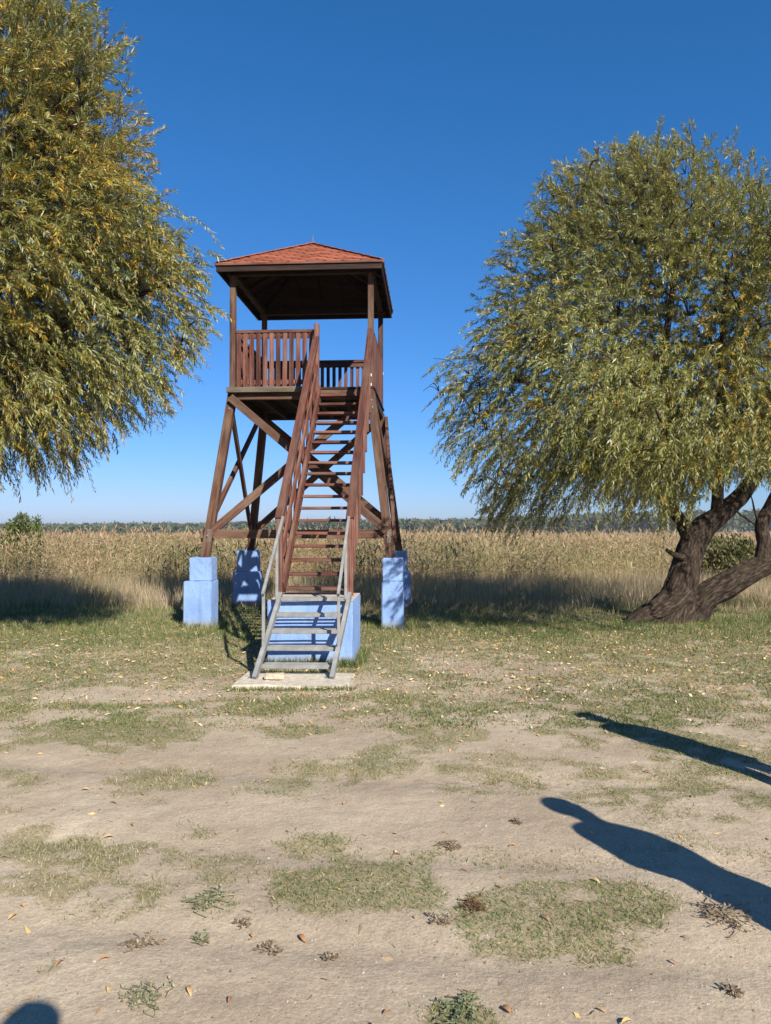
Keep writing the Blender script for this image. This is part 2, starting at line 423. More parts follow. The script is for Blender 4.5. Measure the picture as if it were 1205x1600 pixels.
def tubes_mesh(name, tubes):
    """tubes: list of (pts, rads, sides, rough, seed) joined in one mesh with cylindrical uv"""
    V = []; Fc = []; UV = []
    for pts, rad, sides, rough, seed in tubes:
        v, f, lens = tube_np(pts, rad, sides, rough=rough, seed=seed)
        off = len(V); V += v; Fc += [tuple(i + off for i in q) for q in f]
        n = len(pts)
        for i in range(n - 1):
            for k in range(sides):
                ca = rad[0] * 6.28 * k / sides; cb = rad[0] * 6.28 * (k + 1) / sides
                UV += [(ca, lens[i]), (cb, lens[i]), (cb, lens[i + 1]), (ca, lens[i + 1])]
        # caps
        for base, ctr, rev in ((off, pts[0], True), (off + (n - 1) * sides, pts[-1], False)):
            ci = len(V); V.append(Vector(ctr))
            for k in range(sides):
                k2 = (k + 1) % sides
                q = (base + k, ci, ci, base + k2)
                tri = (base + k2, base + k, ci, ci) if rev else (base + k, base + k2, ci, ci)
                Fc.append(tri[:3]); UV += [(0, 0), (0.05, 0), (0.02, 0.05)]
    me = bpy.data.meshes.new(name); me.from_pydata([tuple(v) for v in V], [], Fc)
    ul = me.uv_layers.new(name='uv')
    ul.data.foreach_set('uv', np.array(UV, np.float32).ravel())
    me.polygons.foreach_set('use_smooth', np.ones(len(Fc), bool)); me.update()
    return me

# ================================================================== GROUND
def axis(inner, step, lo, hi, g=1.12):
    a, b = inner; c = list(np.arange(a, b, step)); s = step; v = b
    while v < hi: c.append(v); s *= g; v += s
    c.append(hi); s = step; v = a; pre = []
    while v > lo:
        s *= g; v -= s; pre.append(max(v, lo))
        if v <= lo: break
    return np.array(pre[::-1] + c)
ax = axis((-4.4, 4.4), 0.036, -2500, 2500, 1.09); ay = axis((2.2, 6.5), 0.03, -60, 2500, 1.06); ay = np.unique(np.concatenate([ay[ay < 6.5], np.arange(6.5, 12.5, .06), ay[ay > 12.6]]))
X, Y = np.meshgrid(ax, ay); xf = X.ravel(); yf = Y.ravel()
zf = gz(xf, yf)
nx = len(ax); ny = len(ay)
ii = (np.arange(ny - 1)[:, None] * nx + np.arange(nx - 1)[None, :]).ravel()
me = np_mesh('ground', np.stack([xf, yf, zf], 1), np.stack([ii, ii + 1, ii + nx + 1, ii + nx], 1), smooth=True)
cov = grass_mask(xf, yf); a = me.attributes.new('cover', 'FLOAT', 'POINT'); a.data.foreach_set('value', cov.astype(np.float32))
zone = sstep(13.5, 17.5, yf + 1.5 * (fbm(xf * .5, yf * .5, 3) - .5)); a = me.attributes.new('zone', 'FLOAT', 'POINT'); a.data.foreach_set('value', zone.astype(np.float32))
g = link('ground', me, None, 'ground'); tag(g, 'flat sandy ground with worn grass', kind='structure')

# ================================================================== WATCHTOWER
AN = math.radians(3.6)
O2 = Vector((-2.58, 12.40, 0)); Wd = Vector((math.cos(AN), -math.sin(AN), 0)); Dd = Vector((math.sin(AN), math.cos(AN), 0))
S = 2.34
def T(u, v, z): 
    p = O2 + Wd * u + Dd * v; return Vector((p.x, p.y, z))
tower_base = T(S / 2, S / 2, 0)
tower = empty('watchtower', tower_base, 'tall wooden observation tower with red hipped roof on four light blue concrete piers', 'watchtower')
def tb(name, a, b, wy, wz, mat, up=(0, 0, 1), parent=None, bev=0.004):
    return beam(name, T(*a), T(*b), wy, wz, mat, parent or tower, up, bev)
Dv = tuple(Dd); Wv = tuple(Wd)
ZP = 1.12      # pier tops
ZD = 3.95      # deck top
SP = 0.35      # splay of the legs
def block(name, corners, parent, mat='blue', jit=0.006, bev=0.012, sub=3):
    """concrete box, slightly uneven. corners = (u0,u1,v0,v1,z0,z1)"""
    u0, u1, v0, v1, z0, z1 = corners
    bm = bmesh.new(); bmesh.ops.create_cube(bm, size=1)
    L = (u1 - u0, v1 - v0, z1 - z0)
    for v in bm.verts: v.co = Vector((v.co.x * L[0], v.co.y * L[1], v.co.z * L[2]))
    bmesh.ops.bevel(bm, geom=bm.edges[:], offset=bev, segments=2, affect='EDGES')
    bmesh.ops.subdivide_edges(bm, edges=[e for e in bm.edges if e.calc_length() > 0.1], cuts=sub, use_grid_fill=True)
    for v in bm.verts:
        n = Vector([random.uniform(-1, 1) for _ in range(3)]); v.co += n * jit * 0.6
    for v in bm.verts: v.co.z += L[2] / 2 
    me = bpy.data.meshes.new(name); bm.to_mesh(me); bm.free()
    o = link(name, me, parent, mat)
    mw = Matrix.Rotation(-AN, 4, 'Z'); mw.translation = T((u0 + u1) / 2, (v0 + v1) / 2, z0)
    place(o, mw)
    return o
PIERS = {}
for nm, (cu, cv) in {'fl': (-SP, -SP), 'fr': (S + SP, -SP), 'bl': (-SP, S + SP), 'br': (S + SP, S + SP)}.items():
    sgn = 1 if cu < 1 else -1
    lab = {'fl': 'sunlit blue pier at the front left', 'fr': 'blue pier dappled with leaf shade at the front right',
           'bl': 'blue pier striped with stair shadow at the back left', 'br': 'blue pier at the back right half hidden'}[nm]
    u1 = cu + 0.17; 
    if nm == 'fr': u0b, u1b, u0t, u1t = cu - 0.13, cu + 0.21, cu - 0.12, cu + 0.20
    elif nm == 'br': u0b, u1b, u0t, u1t = cu - .1, cu + .23, cu - .1, cu + .17
    elif nm == 'bl': u0b, u1b, u0t, u1t = cu - .32, cu + .2, cu - .25, cu + .16
    else: u0b, u1b, u0t, u1t = cu - .30, cu + .16, cu - .21, cu + .15
    z1 = ZP if cv < 1 else ZP + 0.01
    if nm == 'fl': pz = 0.74
    elif nm == 'fr': pz = 0.75
    else: pz = 0.70
    p = block('pier', (u0b, u1b, cv - .20, cv + .20, -.3, pz), tower); p['label'] = lab
    q = block('pier_cap', (u0t, u1t, cv - .17, cv + .16, pz - 0.002, z1), p)
# legs
LT = ZD - 0.09
def legp(cu, cv, z):
    """centre of a leg at height z"""
    f = (z - ZP) / (LT - ZP); su = -1 if cu < 1 else 1; sv = -1 if cv < 1 else 1
    uu = (0 if cu < 1 else S) + su * SP * (1 - f); vv = (0 if cv < 1 else S) + sv * SP * (1 - f)
    return (uu, vv, z)
cn = [(0, 0), (S, 0), (0, S), (S, S)]
for cu, cv in cn:
    tb('leg', legp(cu, cv, ZP - .01), legp(cu, cv, LT), 0.14, 0.13, 'brown_wood', Dv)
    u0 = 0.0 if cu < 1 else S; v0 = 0 if cv < 1 else S
    tb('post', (u0, v0, LT + 0.002), (u0, v0, 5.86), 0.095, 0.095, 'brown_wood', Dv)
# bottom tie beam on the front
a = legp(0, 0, 1.50); b = legp(S, 0, 1.50)
tb('tie_beam', (a[0] + .07, a[1], 1.50), (b[0] - .07, b[1], 1.50), 0.10, 0.145, 'brown_wood')
# braces: (from, to, face offset)
def brace(c0, z0, c1, z1, off_u, off_v, w_=0.07, h_=0.13, mat='brown_wood', side=False):
    p = legp(*c0, z0); q = legp(*c1, z1)
    up = Dv if not side else Wv
    a_ = (p[0] + off_u, p[1] + off_v, p[2]); b_ = (q[0] + off_u, q[1] + off_v, q[2])
    return tb('brace', a_, b_, h_, w_, mat, up)
brace(cn[0], LT - .08, cn[1], 1.55, 0, -.105); brace(cn[0], 1.50, cn[1], LT - .08, 0, -.0325, .06)
brace(cn[2], LT - .08, cn[3], 1.55, 0, .105); brace(cn[2], 1.50, cn[3], LT - .08, 0, .0325, .06)
brace(cn[0], LT - .1, cn[2], 1.50, -.0325, 0, .06, .10, side=True); brace(cn[2], LT - .1, cn[0], 1.40, -.10, 0, .06, .10, side=True)
brace(cn[1], LT - .1, cn[3], 1.50, .0325, 0, .06, .10, side=True); brace(cn[3], LT - .1, cn[1], 1.40, .10, 0, .06, .10, side=True)
# brackets low on the legs
for c in cn:
    p = legp(*c, 1.50); sv = -1 if c[1] < 1 else 1
    tb('bracket', (p[0] + .02, p[1] + sv * .082, 1.36), (p[0] + .02, p[1] + sv * .082 + .012, 1.58), .07, .012, 'rust', Dv, bev=.002)
for cu, cv in cn:
    for zz in (1.47, LT - .14, LT - .26):
        p = legp(cu, cv, zz); sv = -1 if cv < 1 else 1
        tb('bolt', (p[0], p[1] + sv * .06, zz), (p[0], p[1] + sv * .076 if zz > 2 else p[1] + sv * .10, zz), .028, .028, 'steel', (0, 0, 1), bev=.006)
# deck: rim joists, joists, planks
zj = ZD - 0.035
deck = tb('deck_frame', (-.05, -.03, zj - .09), (S + .05, -.03, zj - .09), 0.07, 0.15, 'brown_wood')
for vv in (S + .03,): tb('joist', (-.05, vv, zj - .09), (S + .05, vv, zj - .09), .07, .15, 'dark_wood', parent=deck)
for uu in (-.02, .45, .92, 1.39, 1.86, S + .02): tb('joist', (uu, .01, zj - .085), (uu, S - .01, zj - .085), .06, .14, 'dark_wood', parent=deck)
tb('edge_board', (-.07, -.115, ZD - .045), (1.44, -.115, ZD - .045), .075, .09, 'grey_wood', parent=deck)
nb = 17; pw = (S + .16) / nb
for i in range(nb):
    vv = -.06 + pw * (i + .5)
    tb('plank', (-.07, vv, ZD - .018), (S + .07, vv, ZD - .018), pw - .006, .034, 'dark_wood', parent=deck, bev=.002)
# railings (top rail with bottom rail, balusters as sub-parts)
def railing(p0, p1, nbal, label, bw=.075, skip_ends=.06, outward=(0, 0), z0=ZD + .0, z1=4.93):
    r = tb('railing', (p0[0], p0[1], z1 - .025), (p1[0], p1[1], z1 - .025), .085, .05, 'red_wood'); r['label'] = label
    o_ = outward
    tb('rail', (p0[0] + o_[0] * .0, p0[1], z1 - .10), (p1[0], p1[1], z1 - .10), .035, .08, 'red_wood', parent=r)
    tb('rail', (p0[0], p0[1], z0 + .10), (p1[0], p1[1], z0 + .10), .035, .08, 'red_wood', parent=r)
    L = math.hypot(p1[0] - p0[0], p1[1] - p0[1]); along = Vector(((p1[0] - p0[0]) / L, (p1[1] - p0[1]) / L))
    for i in range(nbal):
        s = skip_ends + (L - 2 * skip_ends) * i / (nbal - 1)
        uu = p0[0] + along.x * s + o_[0] * .032; vv = p0[1] + along.y * s + o_[1] * .032
        zt = z1 - .055 - random.uniform(0, .006)
        wdir = Dv if abs(along.x) > .5 else Wv
        tb('baluster', (uu, vv, z0 + .005), (uu + random.uniform(-.004, .004), vv, zt), bw, .024, 'red_wood', wdir, parent=r, bev=.003)
railing((.05, -.0), (1.40, -.0), 12, 'front railing left of the stairs', outward=(0, -1))
railing((.05, S), (S - .05, S), 19, 'back railing', bw=.066, outward=(0, 1))
railing((0, .05), (0, S - .05), 19, 'left side railing', bw=.066, outward=(-1, 0))
railing((S, .05), (S, S - .05), 19, 'right side railing', bw=.066, outward=(1, 0))

# ---- wooden stairs
UL, UR = 1.51, 2.27
V0, Z0, G, R_ = -3.0, 0.86, 0.168, 0.174
NT = 18
for k in range(NT):
    v = V0 + G * k; z = Z0 + R_ * k
    j = random.uniform(-.004, .004)
    tb('tread', (UL + .001, v + .10 + j, z - .02), (UR - .001, v + .10 + j, z - .02 + random.uniform(-.003, .003)), .20, .04, 'red_wood')
sl = Vector((G, R_)).normalized()      # (dv,dz)
def stair_pt(v, h): return Z0 + (v - V0) * R_ / G + h
upn = tuple(Dd * (-sl.y) + Vector((0, 0, sl.x)))
for uu in (UL - .025, UR + .025):
    va, vb = V0 - .03, V0 + G * NT - .02
    o = tb('stringer', (uu, va, max(stair_pt(va, -.06), .86)), (uu, vb, stair_pt(vb, -.06)), .045, .20, 'red_wood', upn)
for side, (uu, off) in {'left': (UL - .025, -1), 'right': (UR + .025, 1)}.items():
    ub = uu + off * .042
    hh = .97
    va = V0 - .10; vb = (-.14 if side == 'left' else -.03)
    # bottom newel, top newel
    tb('newel_post', (ub, V0 - .06, .762), (ub, V0 - .06, stair_pt(V0 - .06, hh) - .0), .075, .075, 'red_wood', Dv)
    if side == 'left':
        tb('newel_post', (ub + .01, -.16, ZD - .30), (ub + .01, -.16, 4.98), .08, .08, 'red_wood', Dv)
    # handrail board and two sloping side boards
    h = tb('handrail', (ub, va, stair_pt(va, hh)), (ub, vb, stair_pt(vb, hh)), .10, .05, 'red_wood', upn)
    tb('side_rail', (ub + off * -.012, va + .05, stair_pt(va + .05, hh - .11)), (ub - off * .012, vb, stair_pt(vb, hh - .11)), .035, .12, 'red_wood', upn)
    tb('side_rail', (ub + off * -.02, va + .05, stair_pt(va + .05, hh - .50)), (ub - off * .02, vb, stair_pt(vb, hh - .50)), .03, .10, 'red_wood', upn)
    for k in range(1, 9):
        v = V0 + G * 2 * k + .02
        tb('baluster', (ub + off * .008, v, stair_pt(v, -.20)), (ub + off * .008, v, stair_pt(v, hh - .03)), .075, .03, 'red_wood', Wv, bev=.003)
# white number plates on the right front post
for z_ in (4.86, 4.14, 3.98):
    tb('plate', (S + .0, -.056, z_ - .02), (S + .0, -.056, z_ + .025), .035, .006, 'white_plate', Dv, bev=.001)
tb('plate', (S + .052, S, 4.63), (S + .052, S, 4.68), .006, .03, 'white_plate', Dv, bev=.001)

# ---- roof
OU, OV = .21, .30
ZE = 5.96; ZA = 6.82
E = [(-OU, -OV), (S + OU, -OV), (S + OU, S + OV), (-OU, S + OV)]
apex = (S / 2, S / 2, ZA)
bm = bmesh.new()
pm = parent_world(tower).inverted()
top = [bm.verts.new(pm @ T(u, v, ZE)) for u, v in E]; ap = bm.verts.new(pm @ T(*apex))
bot = [bm.verts.new(pm @ T(u, v, ZE - .022)) for u, v in E]; apb = bm.verts.new(pm @ T(apex[0], apex[1], ZA - .024))
for i in range(4):
    j = (i + 1) % 4
    bm.faces.new((top[i], top[j], ap)); bm.faces.new((bot[j], bot[i], apb)); bm.faces.new((bot[i], bot[j], top[j], top[i]))
me = bpy.data.meshes.new('roof'); bm.to_mesh(me); bm.free()
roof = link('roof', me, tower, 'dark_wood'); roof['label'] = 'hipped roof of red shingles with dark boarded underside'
# fascia + top plates
for i in range(4):
    a_, b_ = E[i], E[(i + 1) % 4]
    d = Vector((b_[0] - a_[0], b_[1] - a_[1])).normalized(); n = Vector((d.y, -d.x))
    s_ = .02; e_ = .003 if i % 2 else -.026
    p0 = (a_[0] - n.x * s_ - d.x * e_ + 0, a_[1] - n.y * s_ - d.y * e_, ZE - .08); p1 = (b_[0] - n.x * s_ + d.x * e_, b_[1] - n.y * s_ + d.y * e_, ZE - .08)
    p0 = (a_[0] - n.x * s_ + d.x * (.0 if i % 2 == 0 else .034), a_[1] - n.y * s_ + d.y * (.0 if i % 2 == 0 else .034), ZE - .072)
    p1 = (b_[0] - n.x * s_ - d.x * (.0 if i % 2 == 0 else .034), b_[1] - n.y * s_ - d.y * (.0 if i % 2 == 0 else .034), ZE - .072)
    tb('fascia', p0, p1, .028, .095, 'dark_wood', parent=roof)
    n3 = -n
    tb('drip_edge', (a_[0] + n.x * .004, a_[1] + n.y * .004, ZE - .004), (b_[0] + n.x * .004, b_[1] + n.y * .004, ZE - .004), .035, .034, 'red_wood', parent=roof, bev=.002)
pl = [((-.09, 0), (S + .09, 0)), ((-.09, S), (S + .09, S)), ((0, .055), (0, S - .055)), ((S, .055), (S, S - .055))]
for a_, b_ in pl: tb('top_plate', (*a_, 5.905), (*b_, 5.905), .10, .088, 'dark_wood')
for i in range(4):
    u, v = E[i]; du = S / 2 - u; dv = S / 2 - v
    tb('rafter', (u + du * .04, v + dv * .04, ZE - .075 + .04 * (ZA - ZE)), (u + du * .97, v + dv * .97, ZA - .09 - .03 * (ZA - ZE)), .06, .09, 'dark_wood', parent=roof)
for i in range(4):
    a_, b_ = Vector(E[i]), Vector(E[(i + 1) % 4]); c_ = Vector((S / 2, S / 2)); mid = (a_ + b_) / 2; n = (c_ - mid)
    for f in (-.62, -.31, 0, .31, .62):
        st = mid + (b_ - a_) / 2 * f; run = 1 - abs(f)
        e0 = st + n * .035; e1 = st + n * (run - .05)
        tb('rafter', (e0.x, e0.y, ZE - .062 + .035 * (ZA - ZE)), (e1.x, e1.y, ZE - .062 + (run - .05) * (ZA - ZE)), .045, .07, 'dark_wood', parent=roof)
# shingles
def clip(poly, f):
    out = []
    for i in range(len(poly)):
        p = poly[i]; q = poly[(i + 1) % len(poly)]; a_ = f(p); b_ = f(q)
        if a_ >= 0: out.append(p)
        if (a_ >= 0) != (b_ >= 0):
            k = a_ / (a_ - b_); out.append((p[0] + (q[0] - p[0]) * k, p[1] + (q[1] - p[1]) * k))
    return out
rm = parent_world(roof).inverted()
for i in range(4):
    A = T(*E[i], ZE); B = T(*E[(i + 1) % 4], ZE); AP = T(*apex)
    L = (B - A).length; ex = (B - A).normalized(); mid = (A + B) / 2; ey = (AP - mid); Ht = ey.length; ey.normalize(); ez = ex.cross(ey)
    rh, tw, ov = .135, .30, .07
    r = 0
    while r * rh < Ht:
        t0 = r * rh - .015; s = -tw + (tw / 2 if r % 2 else 0)
        while s < L + tw:
            c_ = .055
            poly = [(s + c_, t0), (s + tw - c_, t0), (s + tw - .004, t0 + .06), (s + tw - .004, t0 + rh + ov), (s + .004, t0 + rh + ov), (s + .004, t0 + .06)]
            hh_ = Ht
            poly = clip(poly, lambda p: p[0] - (p[1] / hh_) * L / 2 + .004); poly = clip(poly, lambda p: (L - p[0]) - (p[1] / hh_) * L / 2 + .004)
            poly = clip(poly, lambda p: hh_ - p[1]) if len(poly) > 2 else poly
            if len(poly) > 2:
                ar = abs(sum(poly[k][0] * poly[(k + 1) % len(poly)][1] - poly[(k + 1) % len(poly)][0] * poly[k][1] for k in range(len(poly)))) / 2
                if ar > .0006:
                    n = len(poly); jit = random.uniform(0, .003)
                    def P3(p, lift): return rm @ (A + ex * p[0] + ey * p[1] + ez * (lift + jit + .016 * (1 - (p[1] - t0) / (rh + ov))))
                    vs = [P3(p, .010) for p in poly] + [P3(p, .002) for p in poly]
                    c0 = sum(vs, Vector()) / len(vs)
                    fs = [tuple(range(n)), tuple(range(2 * n - 1, n - 1, -1))] + [(k, k + n, (k + 1) % n + n, (k + 1) % n) for k in range(n)]
                    me = bpy.data.meshes.new('shingle'); me.from_pydata([tuple(v - c0) for v in vs], [], fs); me.update()
                    o = link('shingle', me, roof, 'shingle'); o.location = c0
            s += tw
        r += 1
    # hip caps
for i in range(4):
    A = T(*E[i], ZE + .03); B = T(*apex) + Vector((0, 0, .03))
    nseg = 9
    for k in range(nseg):
        p = A.lerp(B, k / nseg); q = A.lerp(B, (k + 1.25) / nseg if k < nseg - 1 else 1.0)
        p = p + Vector((0, 0, .006)); q = q - Vector((0, 0, .004))
        beam('hip_shingle', p, q, .13, .010, 'shingle', roof, bev=.002)
beam('finial', T(*apex) + Vector((0, 0, .02)), T(*apex) + Vector((0.005, 0, .17)), .014, .014, 'rust', roof, up=(0, 1, 0), bev=.002)

# ================================================================== CONCRETE PLINTH, SLAB, STONE
def tblock_world(name, x0, x1, y0, y1, z0, z1, mat, label, cat, jit=.006, rot=-AN, sub=3):
    bm = bmesh.new(); bmesh.ops.create_cube(bm, size=1)
    L = (x1 - x0, y1 - y0, z1 - z0)
    for v in bm.verts: v.co = Vector((v.co.x * L[0], v.co.y * L[1], (v.co.z + .5) * L[2]))
    bmesh.ops.bevel(bm, geom=bm.edges[:], offset=.012, segments=2, affect='EDGES')
    bmesh.ops.subdivide_edges(bm, edges=[e for e in bm.edges if e.calc_length() > 0.15], cuts=sub, use_grid_fill=True)
    for v in bm.verts: v.co += Vector([random.uniform(-1, 1) for _ in range(3)]) * jit
    me = bpy.data.meshes.new(name); bm.to_mesh(me); bm.free()
    o = link(name, me, None, mat); o.location = ((x0 + x1) / 2, (y0 + y1) / 2, z0); o.rotation_euler = (0, 0, rot)
    return tag(o, label, cat)
pl_ = tblock_world('concrete_plinth', -1.365, -.355, 8.66, 9.62, -.25, .755, 'blue', 'large light blue concrete block under the foot of the wooden stairs', 'plinth', jit=.004)
tp = box_mesh(1.0, .95, .012, .004); o = link('mortar_top', tp, pl_, 'topc'); o.location = (0, 0, 1.0085)
tblock_world('concrete_slab', -1.54, -.345, 7.42, 8.10, -.10, .035, 'concrete', 'thin pale concrete slab under the metal steps', 'slab', jit=.006)
bm = bmesh.new(); bmesh.ops.create_cube(bm, size=1)
for v in bm.verts: v.co = Vector((v.co.x * .21, v.co.y * .11, v.co.z * .062))
bmesh.ops.bevel(bm, geom=bm.edges[:], offset=.012, segments=2, affect='EDGES')
bmesh.ops.subdivide_edges(bm, edges=bm.edges[:], cuts=2, use_grid_fill=True)
for v in bm.verts: v.co += Vector([random.uniform(-.004, .004) for _ in range(3)])
me = bpy.data.meshes.new('stone'); bm.to_mesh(me); bm.free()
o = link('stone', me, None, 'stone'); o.location = (-1.155, 7.72, .066); o.rotation_euler = (0, 0, .06)
tag(o, 'pale oblong stone lying on the slab between the feet of the metal steps', 'stone')

# ================================================================== METAL STEPS
def P(px, py, d): return at(px, py, d)
ms = empty('metal_staircase', (-.93, 7.9, .035), 'short grey metal stair with handrails in front of the blue block', 'metal stair')
def mb(name, a_, b_, wy, wz, up=(0, 0, 1), bev=.003): return beam(name, a_, b_, wy, wz, 'steel', ms, up, bev)
zs = [.14, .305, .47, .635, .80]; ds = [7.93, 8.09, 8.25, 8.41, 8.575]
XL = [-1.357 + i * .024 for i in range(5)]; XR = [-.547 + i * .026 for i in range(5)]
for i in range(5):
    dl = ds[i] + .02; dr = ds[i] - .01
    l = Vector((XL[i] + .02, dl, zs[i])); r = Vector((XR[i] - .02, dr, zs[i]))
    if i == 4: l.x -= .02; r.x += .03
    dep = .20 if i < 4 else .24
    # tread: two angle bars and a plate
    dd = Vector((.04, dep / 2, 0))
    t_ = mb('tread', l + Vector((0, .012, -.018)), r + Vector((0, .012, -.018)), .024, .042)
    for j_ in range(3):
        o_ = Vector((.008 * j_, .072 + .052 * j_, -.008)); beam('tread_bar', l + o_, r + o_, .014, .014, 'steel', t_, (0, 0, 1), .002)
sdir = Vector((.095, .645, .66)).normalized()
for X0, ex in ((-1.345, -.012), (-.535, .012)):
    a_ = Vector((X0 - .03, 7.74, .03)); b_ = Vector((X0 + .115, 8.66, .83))
    upv = Vector((0, -.66, .645))
    st = mb('stringer', a_, b_, .045, .10, tuple(upv))
    mb('foot', a_ + Vector((-.02, .0, .006)), a_ + Vector((-.02, .12, .006)), .11, .012)
for side, xa, xb, xc in (('l', -1.325, -1.262, -1.232), ('r', -.508, -.452, -.44)):
    lo = Vector((xa, 8.0, .92)); hi = Vector((xc, 8.85, 1.74)); f = (8.57 - 8.0) / .85
    mid = lo.lerp(hi, f)
    mb('handrail', lo + Vector((-.004, -.03, -.028)), hi, .032, .045, (0, -.7, .7))
    mb('rail_post', Vector((xa, 8.01, .26)), Vector((xa, 8.01, .90)), .034, .034, (0, 1, 0))
    mb('rail_post', Vector((mid.x, 8.57, .78)), Vector((mid.x, 8.57, mid.z - .01)), .034, .034, (0, 1, 0))

# ================================================================== WILLOW TREES
def ell(px, py, d, rx, ry, rd): 
    c = at(px, py, d); return (c, Vector((rx * d / F, rd, ry * d / F)))
def sample_clumps(ells, n, mind, seed):
    r = random.Random(seed); out = []
    wts = [e[1].x * e[1].y * e[1].z for e in ells]
    tries = 0
    while len(out) < n and tries < 60000:
        tries += 1
        c, s = r.choices(ells, wts)[0]
        v = Vector((r.gauss(0, 1), r.gauss(0, 1), r.gauss(0, 1))).normalized()
        rad = r.uniform(.35, .92) ** .6
        p = c + Vector((v.x * s.x, v.y * s.y, v.z * s.z)) * rad
        if all((p - q).length > mind for q in out): out.append(p)
    return out
def willow_leaves(clumps, centre, ntw, nleaf, L0, leaf_len, leaf_w, seed, yellow, keep=None, crad=.35):
    """hanging twigs with narrow leaves: returns vertex array, quad faces, tints, twig ribbons"""
    g = np.random.default_rng(seed)
    C = np.array([tuple(c) for c in clumps]); k = len(C)
    wt = g.uniform(.7, 1.3, k); wt *= np.where((602.5 + C[:, 0] * F / C[:, 1] < -40) | (602.5 + C[:, 0] * F / C[:, 1] > 1250), .35, 1.0); wt /= wt.sum()
    idx = g.choice(k, ntw, p=wt)
    p0 = C[idx] + g.normal(0, crad, (ntw, 3)) * np.array([1, 1, .85])
    rad = p0 - np.array(centre); rad /= np.linalg.norm(rad, axis=1)[:, None]
    d0 = rad * 0.9 + g.normal(0, .42, (ntw, 3)) + np.array([0, 0, .28]); d0 /= np.linalg.norm(d0, axis=1)[:, None]
    L = L0 * g.uniform(.5, 1.3, ntw) * np.where(g.uniform(0, 1, ntw) < .08, 1.6, 1)
    high = np.clip((p0[:, 2] - centre[2]) / 3.5, -1, 1)
    droop = (.62 - .50 * high) * g.uniform(.6, 1.5, ntw)
    if keep is not None:
        tipz = p0[:, 2] + d0[:, 2] * L - droop * L
        pxx = 602.5 + p0[:, 0] * F / p0[:, 1]; thin = (pxx < -150) & (g.uniform(0, 1, ntw) < .3)
        tip_ = p0 + d0 * L[:, None]; tip_[:, 2] = tipz
        m = keep(p0) & keep(tip_) & (tipz > 1.15) & ~thin; p0 = p0[m]; d0 = d0[m]; L = L[m]; droop = droop[m]; idx = idx[m]; ntw = len(p0)
    t = (np.arange(nleaf) + .5) / nleaf
    t = .12 + .88 * t
    T_ = t[None, :, None]
    base = p0[:, None, :] + d0[:, None, :] * (L[:, None, None] * T_) + np.array([0, 0, -1]) * (droop * L)[:, None, None] * T_ ** 2
    tan = d0[:, None, :] * L[:, None, None] + np.array([0, 0, -2]) * (droop * L)[:, None, None] * T_
    tan /= np.linalg.norm(tan, axis=2)[:, :, None]
    base = base.reshape(-1, 3); tan = tan.reshape(-1, 3); n = len(base)
    rv = g.normal(0, 1, (n, 3)); side = np.cross(tan, rv); side /= np.linalg.norm(side, axis=1)[:, None]
    ld = tan * .80 + side * g.uniform(.35, .85, n)[:, None] + np.array([0, 0, -.18]); ld /= np.linalg.norm(ld, axis=1)[:, None]
    # leaf plane faces roughly outward/up
    ref = np.array([0, 0, 1.0]) + g.normal(0, .75, (n, 3)); wv = np.cross(ld, ref); wv /= np.linalg.norm(wv, axis=1)[:, None]
    LL = leaf_len * g.uniform(.6, 1.25, n) * np.tile(np.interp(t, [0, .2, .8, 1], [.8, 1.05, 1, .65]), ntw)
    WW = leaf_w * g.uniform(.7, 1.3, n)
    nrm = np.cross(wv, ld)
    v0 = base; v2 = base + ld * LL[:, None] - nrm * (LL * .10)[:, None]
    mid = base + ld * (LL * .42)[:, None]
    v1 = mid + wv * (WW / 2)[:, None]; v3 = mid - wv * (WW / 2)[:, None]
    V = np.stack([v0, v1, v2, v3], 1).reshape(-1, 3)
    Fq = np.arange(n * 4).reshape(-1, 4)
    # tint: green family, whole twigs or clumps turning yellow
    cl = g.uniform(0, 1, k)[idx]; tw = g.uniform(0, 1, ntw)
    yv = (cl * .55 + tw * .45 + g.normal(0, .05, ntw)); yv = np.repeat(yv, nleaf); lf = g.uniform(0, 1, n)
    A_ = np.array([.095, .120, .024]); B_ = np.array([.24, .215, .034]); D_ = np.array([.33, .33, .16]); Yc = np.array([.50, .30, .035])
    col = A_ + (B_ - A_) * np.clip(yv * 1.1, 0, 1)[:, None]
    col = np.where((lf > .74)[:, None], D_ * g.uniform(.8, 1.2, n)[:, None], col)
    isy = (yv + .45 * lf) > yellow
    col = np.where(isy[:, None], Yc * g.uniform(.45, 1.1, n)[:, None], col)
    isy2 = lf < .06
    col = np.where(isy2[:, None], np.array([.36, .24, .05]), col)
    col *= g.uniform(.75, 1.25, n)[:, None]
    tint = np.repeat(col, 4, axis=0)
    # twig ribbons as thin 3 sided prisms
    ts = np.array([0, .5, 1.0]); m_ = len(ts)
    tp_ = p0[:, None, :] + d0[:, None, :] * (L[:, None, None] * ts[None, :, None]) + np.array([0, 0, -1]) * (droop * L)[:, None, None] * ts[None, :, None] ** 2
    offs = np.array([[1, 0, 0], [-.5, .87, 0], [-.5, -.87, 0]]) 
    rr = np.array([.006, .004, .001])
    TV = (tp_[:, :, None, :] + offs[None, None, :, :] * rr[None, :, None, None]).reshape(-1, 3)
    fb = []
    for a_ in range(m_ - 1):
        for b_ in range(3): fb.append((a_ * 3 + b_, a_ * 3 + (b_ + 1) % 3, (a_ + 1) * 3 + (b_ + 1) % 3, (a_ + 1) * 3 + b_))
    fb = np.array(fb); TF = (fb[None] + (np.arange(ntw) * m_ * 3)[:, None, None]).reshape(-1, 4)
    return V, Fq, tint, TV, TF
